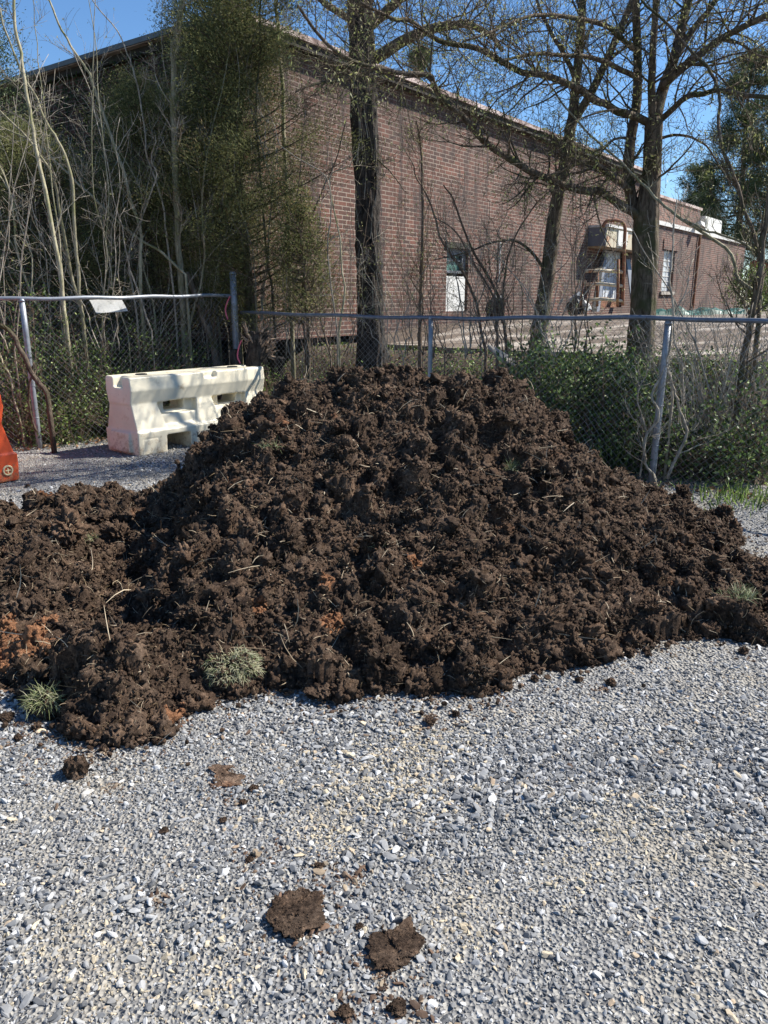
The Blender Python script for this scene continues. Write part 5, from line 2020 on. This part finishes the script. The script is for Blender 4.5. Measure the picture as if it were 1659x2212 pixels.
# --- pines beyond the lot, with open layered boughs
def pine(label, px, ydist, ztop, zlow, rad, seed, nb=60):
    rr = np.random.default_rng(seed)
    x = ratio(px) * ydist
    zb = 1.0
    root = thing('pine_tree', label, 'tree', (x, ydist, zb))
    a = Acc()
    zz = np.linspace(-.3, ztop - zb, 16)
    pth = np.stack([.15 * np.sin(zz * .5 + seed), .1 * np.cos(zz * .4), zz], -1)
    a.tube(pth, np.linspace(.26, .04, 16), 10)
    pos, dr, tt = [], [], []
    for k in range(nb):
        t = rr.random() ** .8
        z = zlow - zb + (ztop - zlow) * t
        L = rad * (1.05 - t * .75) * rr.uniform(.5, 1.1)
        th = rr.uniform(0, 2 * math.pi)
        base = np.array([np.interp(z, zz, pth[:, 0]), np.interp(z, zz, pth[:, 1]), z])
        e = base + np.array([math.cos(th) * L, math.sin(th) * L, L * rr.uniform(-.05, .35)])
        md = (base + e) / 2 + np.array([0, 0, -.08 * L])
        q = spline([base, md, e], 8)
        a.tube(q, np.linspace(.05, .012, 8), 5, rr.random(), cap=False)
        tone = np.clip(rr.normal(.5, .2), 0, 1)
        for s in range(11):
            f = .35 + .65 * rr.random()
            c_ = q[int(f * 7)] + rr.normal(0, .16 * L / 2 + .06, 3)
            a.tube(np.array([q[int(f * 7)], (q[int(f * 7)] + c_) / 2 + [0, 0, .02], c_]), [.012, .009, .005], 3, cap=False)
            m = 38
            pos.append(c_ + rr.normal(0, .10 * ydist / 26, (m, 3)))
            dr.append(rr.normal(0, .7, (m, 3)) + np.array([math.cos(th) * .5, math.sin(th) * .5, .5]))
            tt.append(np.full(m, tone))
    a.build('trunk', M['bark_grey'], root)
    pos, dr, tt = np.concatenate(pos), np.concatenate(dr), np.concatenate(tt)
    b = Acc()
    cards(b, pos, dr, .20 * (ydist / 26) * rr.uniform(.6, 1.2, len(pos)), .018 * ydist / 26, rr, tint=np.clip(tt + rr.normal(0, .15, len(pos)), 0, 1))
    b.build('crown', M['pine'], root)


pine('tall dark pine beyond the low brick wing, nearest the big tree', 1570, 46, 14.0, 3.5, 3.6, 81, 80)
pine('dark pine at the right end of the pines beyond the low wing', 1680, 43, 13.0, 3.0, 3.8, 82, 80)
pine('smaller pine behind the brick roof block', 1490, 52, 9.5, 4.0, 2.6, 83, 40)
pine('young pine top showing over the roof just beside the dark trunk', 905, 24, 8.1, 6.9, 1.0, 84, 8)
rg = np.random.default_rng(90)
for k, px in enumerate([1560, 1640]):
    x = ratio(px) * 22
    evergreen(['round olive shrub growing against the far end of the low wing', 'tall grey green shrub at the far end of the lot'][k], x + .6 + k * .3, 21.5 - k * 1.5, 1.25, 2.3 + k * .5, .6, 90, mat='privet', seed=91 + k, name='shrub',
              leafl=.07, leafw=.03, trunk_r=.04, shape='round', clump=.16, per=45, cat='shrub')


# --- leafy shrubs along the fence
def shrub(label, cx, cy, h, rad, n, seed, mat='privet', leaf=.03, group=None, name='leafy_shrub', zoff=0.0, stems=16, wide=1.0, cat='shrub'):
    rr = np.random.default_rng(seed)
    zb = ground_at(cx, cy)
    root = thing(name, label, cat, (cx, cy, zb), group)
    a = Acc()
    tips = []
    cen = []
    for k in range(stems):
        th = rr.uniform(0, 2 * math.pi)
        R_ = rad * rr.random() ** .5
        e = np.array([math.cos(th) * R_ * wide, math.sin(th) * R_ * .7, h * rr.uniform(.5, 1.05) * (1 - .35 * (R_ / rad) ** 2)])
        q = spline([np.array([e[0] * .2, e[1] * .2, -.08]), np.array([e[0] * .55, e[1] * .6, e[2] * .55]), e], 9)
        a.tube(q, np.linspace(.009, .003, 9), 4, rr.random(), cap=False)
        grow(a, tips, q, np.linspace(.006, .002, 9), rr, 6, rad * .5, 1, .1, 1.0, 3)
    a.build('stems', M['twig_brown'], root)
    tp = np.array([t_[0] for t_ in tips])
    k = rr.integers(0, len(tp), n)
    tone = np.clip(rr.normal(.45, .33, len(tp)), 0, 1)
    k = k[rr.random(n) < .35 + .65 * (fbm(tp[k] * 5, 2, seed) > 0)]
    n = len(k)
    pos = tp[k] + rr.normal(0, rad * .09 + .01, (n, 3))
    pos[:, 2] = np.maximum(pos[:, 2], .0)
    d = rr.normal(0, .8, (n, 3)) + np.array([0, 0, .35])
    b = Acc()
    cards(b, pos, d, leaf * rr.uniform(.5, 1.3, n), leaf * .5 * rr.uniform(.7, 1.2, n), rr, tint=np.clip(tone[k] + rr.normal(0, .18, n), 0, 1))
    b.build('foliage', M[mat], root)
    return root


def sx(px, dep):
    y = fence_y(px) + dep
    return ratio(px) * y, y


GRP = 'leafy shrubs behind the silver rail'
for k, (px, dep, h, rad, n) in enumerate([(-20, .45, 1.5, .5, 3200), (50, .4, 1.75, .5, 3200), (110, .5, 1.5, .5, 2800), (175, .4, 1.55, .5, 2800), (235, .45, 1.45, .5, 2800), (300, .45, 1.75, .55, 3000),
                                         (360, .5, 1.55, .45, 2200), (420, .6, 1.6, .45, 2000), (30, .2, .55, .4, 1600), (130, .2, .6, .4, 1600), (240, .2, .6, .4, 1500), (350, .3, .6, .4, 1300),
                                         (10, 1.1, 2.3, .7, 3200), (180, 1.1, 1.9, .7, 2600), (330, 1.2, 2.0, .6, 2600)]):
    x, y = sx(px, dep)
    shrub('green leafy honeysuckle-like shrub tangled in the wire behind the silver rail', x, y, h * 1.0, rad, int(n * .8), 600 + k, leaf=.042, group=GRP)
x, y = sx(595, .25)
shrub('bright green upright shrub beside the splintered stump', -1.3, 9.6, .95, .32, 1500, 640, leaf=.034)
for k, (px, dep, h, rad, n) in enumerate([(680, .5, .55, .45, 1500), (760, .5, .5, .45, 1500), (860, .4, .55, .45, 1600), (960, .4, .6, .45, 1600), (1040, .45, .65, .45, 1600)]):
    x, y = sx(px, dep)
    shrub('low green bramble behind the wire in front of the brick wall', x, y, h * 1.25, rad, n, 650 + k, leaf=.032, group='low brambles below the brick wall')
x, y = sx(1120, .35)
shrub('glossy dark green shrub climbing the slender tree at the fence rail', x, y, 1.55, .30, 900, 660, mat='ivy', leaf=.075)
for k, (px, dep, h, rad, n) in enumerate([(1190, .45, 1.45, .45, 5600), (1260, .5, 1.6, .5, 6000), (1330, .5, 1.5, .45, 5400), (1240, 1.2, 1.35, .6, 5200), (1330, 1.2, 1.3, .6, 5200), (1180, 1.2, 1.35, .5, 4200),
                                         (1390, .5, 1.2, .4, 3600), (1470, .5, .6, .5, 2400), (1540, .5, .85, .4, 2400), (1610, .5, .6, .5, 2200), (1670, .6, 1.2, .4, 2600), (1420, 1.1, 1.0, .4, 2600), (1500, 1.2, .9, .6, 2600)]):
    x, y = sx(px, dep)
    shrub('dense green ivy-like bush filling the ditch behind the wire at the right of the heap', x, y, h, rad, int(n * .62), 670 + k, leaf=.052, group='dense bushes in the ditch', mat='ivy' if k % 3 else 'privet')
for k, (px, dep, h, rad, n) in enumerate([(1130, 1.9, .5, .5, 1200), (1230, 1.9, .45, .5, 1200), (1440, 1.8, .4, .5, 1300), (1530, 1.8, .4, .5, 1200), (1620, 1.7, .45, .5, 1200), (900, 1.7, .6, .5, 1300), (780, 1.7, .6, .5, 1200), (1020, 1.8, .55, .5, 1300)]):
    x, y = sx(px, dep)
    shrub('sparse leafy scrub on the bank just below the concrete lot edge', x, y, h, rad, n, 720 + k, leaf=.045, group='scrub under the lot edge', mat='privet')
# bladed grass clump at the fence foot
for k, (px, py, n, L, lab) in enumerate([(1362, 1015, 500, .36, 'tall clump of broad green grass blades at the fence post foot'), (1650, 1085, 500, .14, 'short green weeds at the gravel edge by the frame side'),
                                         (120, 955, 260, .16, 'weeds and grass growing at the foot of the silver fence post')]):
    g = G(px, py)
    rr = np.random.default_rng(700 + k)
    a = Acc()
    wide = .12 if k != 1 else .35
    base = np.stack([rr.normal(0, wide * 1.2, n), rr.normal(0, wide * .5, n), np.zeros(n)], -1)
    d = rr.normal(0, .35, (n, 3)) + np.array([0, 0, 1.0])
    cards(a, base, d, L * rr.uniform(.4, 1.1, n), .012, rr)
    o = a.build('weeds', M['privet'])
    o.location = g
    tag(o, lab, 'weeds')

# ground cover and litter: nobody could count it
rg = np.random.default_rng(91)
a = Acc()
n = 26000
x = rg.uniform(-8, 8, n * 3)
y = rg.uniform(5, 12.5, n * 3)
bh = behind(x, y)
m = (bh > -.05) & (bh < 2.5)
x, y, bh = x[m][:n], y[m][:n], bh[m][:n]
z = terrain(x, y) + rg.uniform(0, .07, len(x)) * np.clip(bh * 3 + .3, 0, 1)
cards(a, np.stack([x, y, z], -1), rg.normal(0, .8, (len(x), 3)) + [0, 0, .4], .035 * rg.uniform(.5, 1.3, len(x)), .018, rg)
a.build('ground_cover', M['privet'], kind='stuff')
a = Acc()
n = 5200
x = rg.uniform(-8, 8, n * 5)
y = rg.uniform(5, 12.5, n * 5)
bh = behind(x, y)
m = (np.abs(bh) < .16) | ((bh > 0) & (bh < 2.4) & (rg.random(n * 5) < .35))
x, y, bh = x[m][:n], y[m][:n], bh[m][:n]
z = np.maximum(terrain(x, y), np.where(bh < .1, gz(x, y), -9)) + .012 + rg.uniform(0, .02, len(x))
cards(a, np.stack([x, y, z], -1), rg.normal(0, 1, (len(x), 3)) * [1, 1, .25], .05 * rg.uniform(.5, 1.3, len(x)), .03, rg)
a.build('leaf_litter', M['dead_leaf'], kind='stuff')

# dark climbing growth over the shaded end wall
a = Acc()
rr = np.random.default_rng(95)
n = 16000
u = rr.uniform(.1, 7.5, n)
zz = rr.uniform(1.2, TOP - .1, n)
keep = fbm(np.stack([u * 1.1, zz * 1.1, np.zeros(n)], -1), 3, 97) > -.25
u, zz = u[keep], zz[keep]
bx = WC[0] - WN[0] * u - WD[0] * (.04 + .12 * rr.random(len(u)))
by = WC[1] - WN[1] * u - WD[1] * (.04 + .12 * rr.random(len(u)))
cards(a, np.stack([bx, by, zz], -1), rr.normal(0, .8, (len(u), 3)) + [0, 0, -.6], .05, .026, rr, tint=rr.random(len(u)) * .5)
for k in range(140):
    u0 = rr.uniform(.1, 7.5)
    z0_ = rr.uniform(1.2, 3.5)
    pts = []
    for s in range(6):
        uu = u0 + rr.normal(0, .15) + s * .05
        q = WC - WN * uu - WD * (.05 + .05 * rr.random())
        pts.append((q[0], q[1], min(z0_ + s * .35, TOP)))
    a.tube(spline(pts, 12), .006, 3, .2, cap=False)
o = a.build('climbing_vine', M['ivy'])
tag(o, 'dark climbing vine covering the shaded end wall under the left eave', 'vine')

# --- splintered stump by the corner post
rr = np.random.default_rng(99)
sp = P(548, 785, 9.95)
zb = ground_at(sp[0], sp[1])
st = thing('tree_stump', 'splintered tree stump with torn pale wood beside the corner fence post', 'stump', (sp[0], sp[1], zb))
a = Acc()
for (dx_, h_, r_, ln) in ((0, 1.22, .15, .06), (-.18, 1.0, .08, -.05), (.17, .9, .07, .20)):
    zz = np.linspace(-.1, h_, 12)
    pth = np.stack([dx_ + ln * zz, .03 * np.sin(zz * 4), zz], -1)
    rough_tube(a, pth, r_ * np.linspace(1.2, .85, 12), 14, rr, .22, .2)
a.build('trunk', M['bark_dark'], st)
a = Acc()
for k in range(120):
    th = rr.uniform(0, 2 * math.pi)
    b0 = np.array([.08 + math.cos(th) * .12, math.sin(th) * .1, rr.uniform(.9, 1.22)])
    d = np.array([math.cos(th) * .5 + .1, math.sin(th) * .4, rr.uniform(-.3, 1.2)])
    L = rr.uniform(.06, .24)
    mid2 = b0 + d * L * .5 + rr.normal(0, .015, 3)
    a.tube([b0, mid2, b0 + d * L + rr.normal(0, .02, 3)], [.013, .011, .002], 4, rr.random(), cap=False)
a.build('splinters', M['wood_raw'], st)
# twisted trunks just behind the fence, left of the corner post
for k, (pts, lab) in enumerate([([(470, 800), (462, 740), (440, 690), (425, 640), (405, 590)], 'rough crooked trunk rising behind the wire left of the corner post'),
                                ([(505, 800), (508, 740), (500, 690), (506, 640)], 'short shaggy trunk hugging the corner fence post'),
                                ([(440, 800), (432, 740), (438, 680), (430, 630)], 'knotty thin trunk behind the wire, further from the corner post')]):
    small_tree(lab, [(pts, 10.2 + .15 * k, 10.3 + .15 * k, .055 - .012 * k, .04 - .01 * k)], 'bark_grey', 8, .4, 1, seed=800 + k)
# old branch leaning on the wire at the far left
small_tree('thick old twisted branch leaning on the wire by the silver post', [([(105, 868), (88, 830), (62, 790), (45, 752), (20, 715), (-10, 700), (-40, 705)], 8.15, 8.2, .028, .022),
                                                                            ([(78, 935), (62, 880), (66, 820), (72, 780)], 8.27, 8.2, .012, .010)], 'bark_grey', 5, .25, 1, cat='branch', name='fallen_branch', seed=810)
small_tree('pale peeling stick leaning behind the wire above the orange barrier', [([(48, 920), (30, 850), (14, 800), (0, 760)], 8.5, 8.6, .011, .008)], 'bark_pale', 3, .2, 0, cat='branch', name='fallen_branch', seed=811)
# broken concrete lumps in the ditch
for k, (px, py, yd, s, lab) in enumerate([(1080, 770, 8.3, .15, 'pale slab of rubble leaning in the brambles behind the wire'), (1460, 915, 7.4, .07, 'white scrap lying in the ditch behind the post')]):
    g = P(px, py, yd)
    V, T = stone(ICO2, 900 + k)
    a = Acc()
    a.add(V * np.array([s * 1.4, s * .6, s * .45]), T=T)
    o = a.build('rubble', M['concrete' if k == 0 else 'white_paint'])
    o.location = (g[0], g[1], max(g[2], ground_at(g[0], g[1]) + .03))
    o.rotation_euler = (.3, .5, .4)
    tag(o, lab, 'rubble')
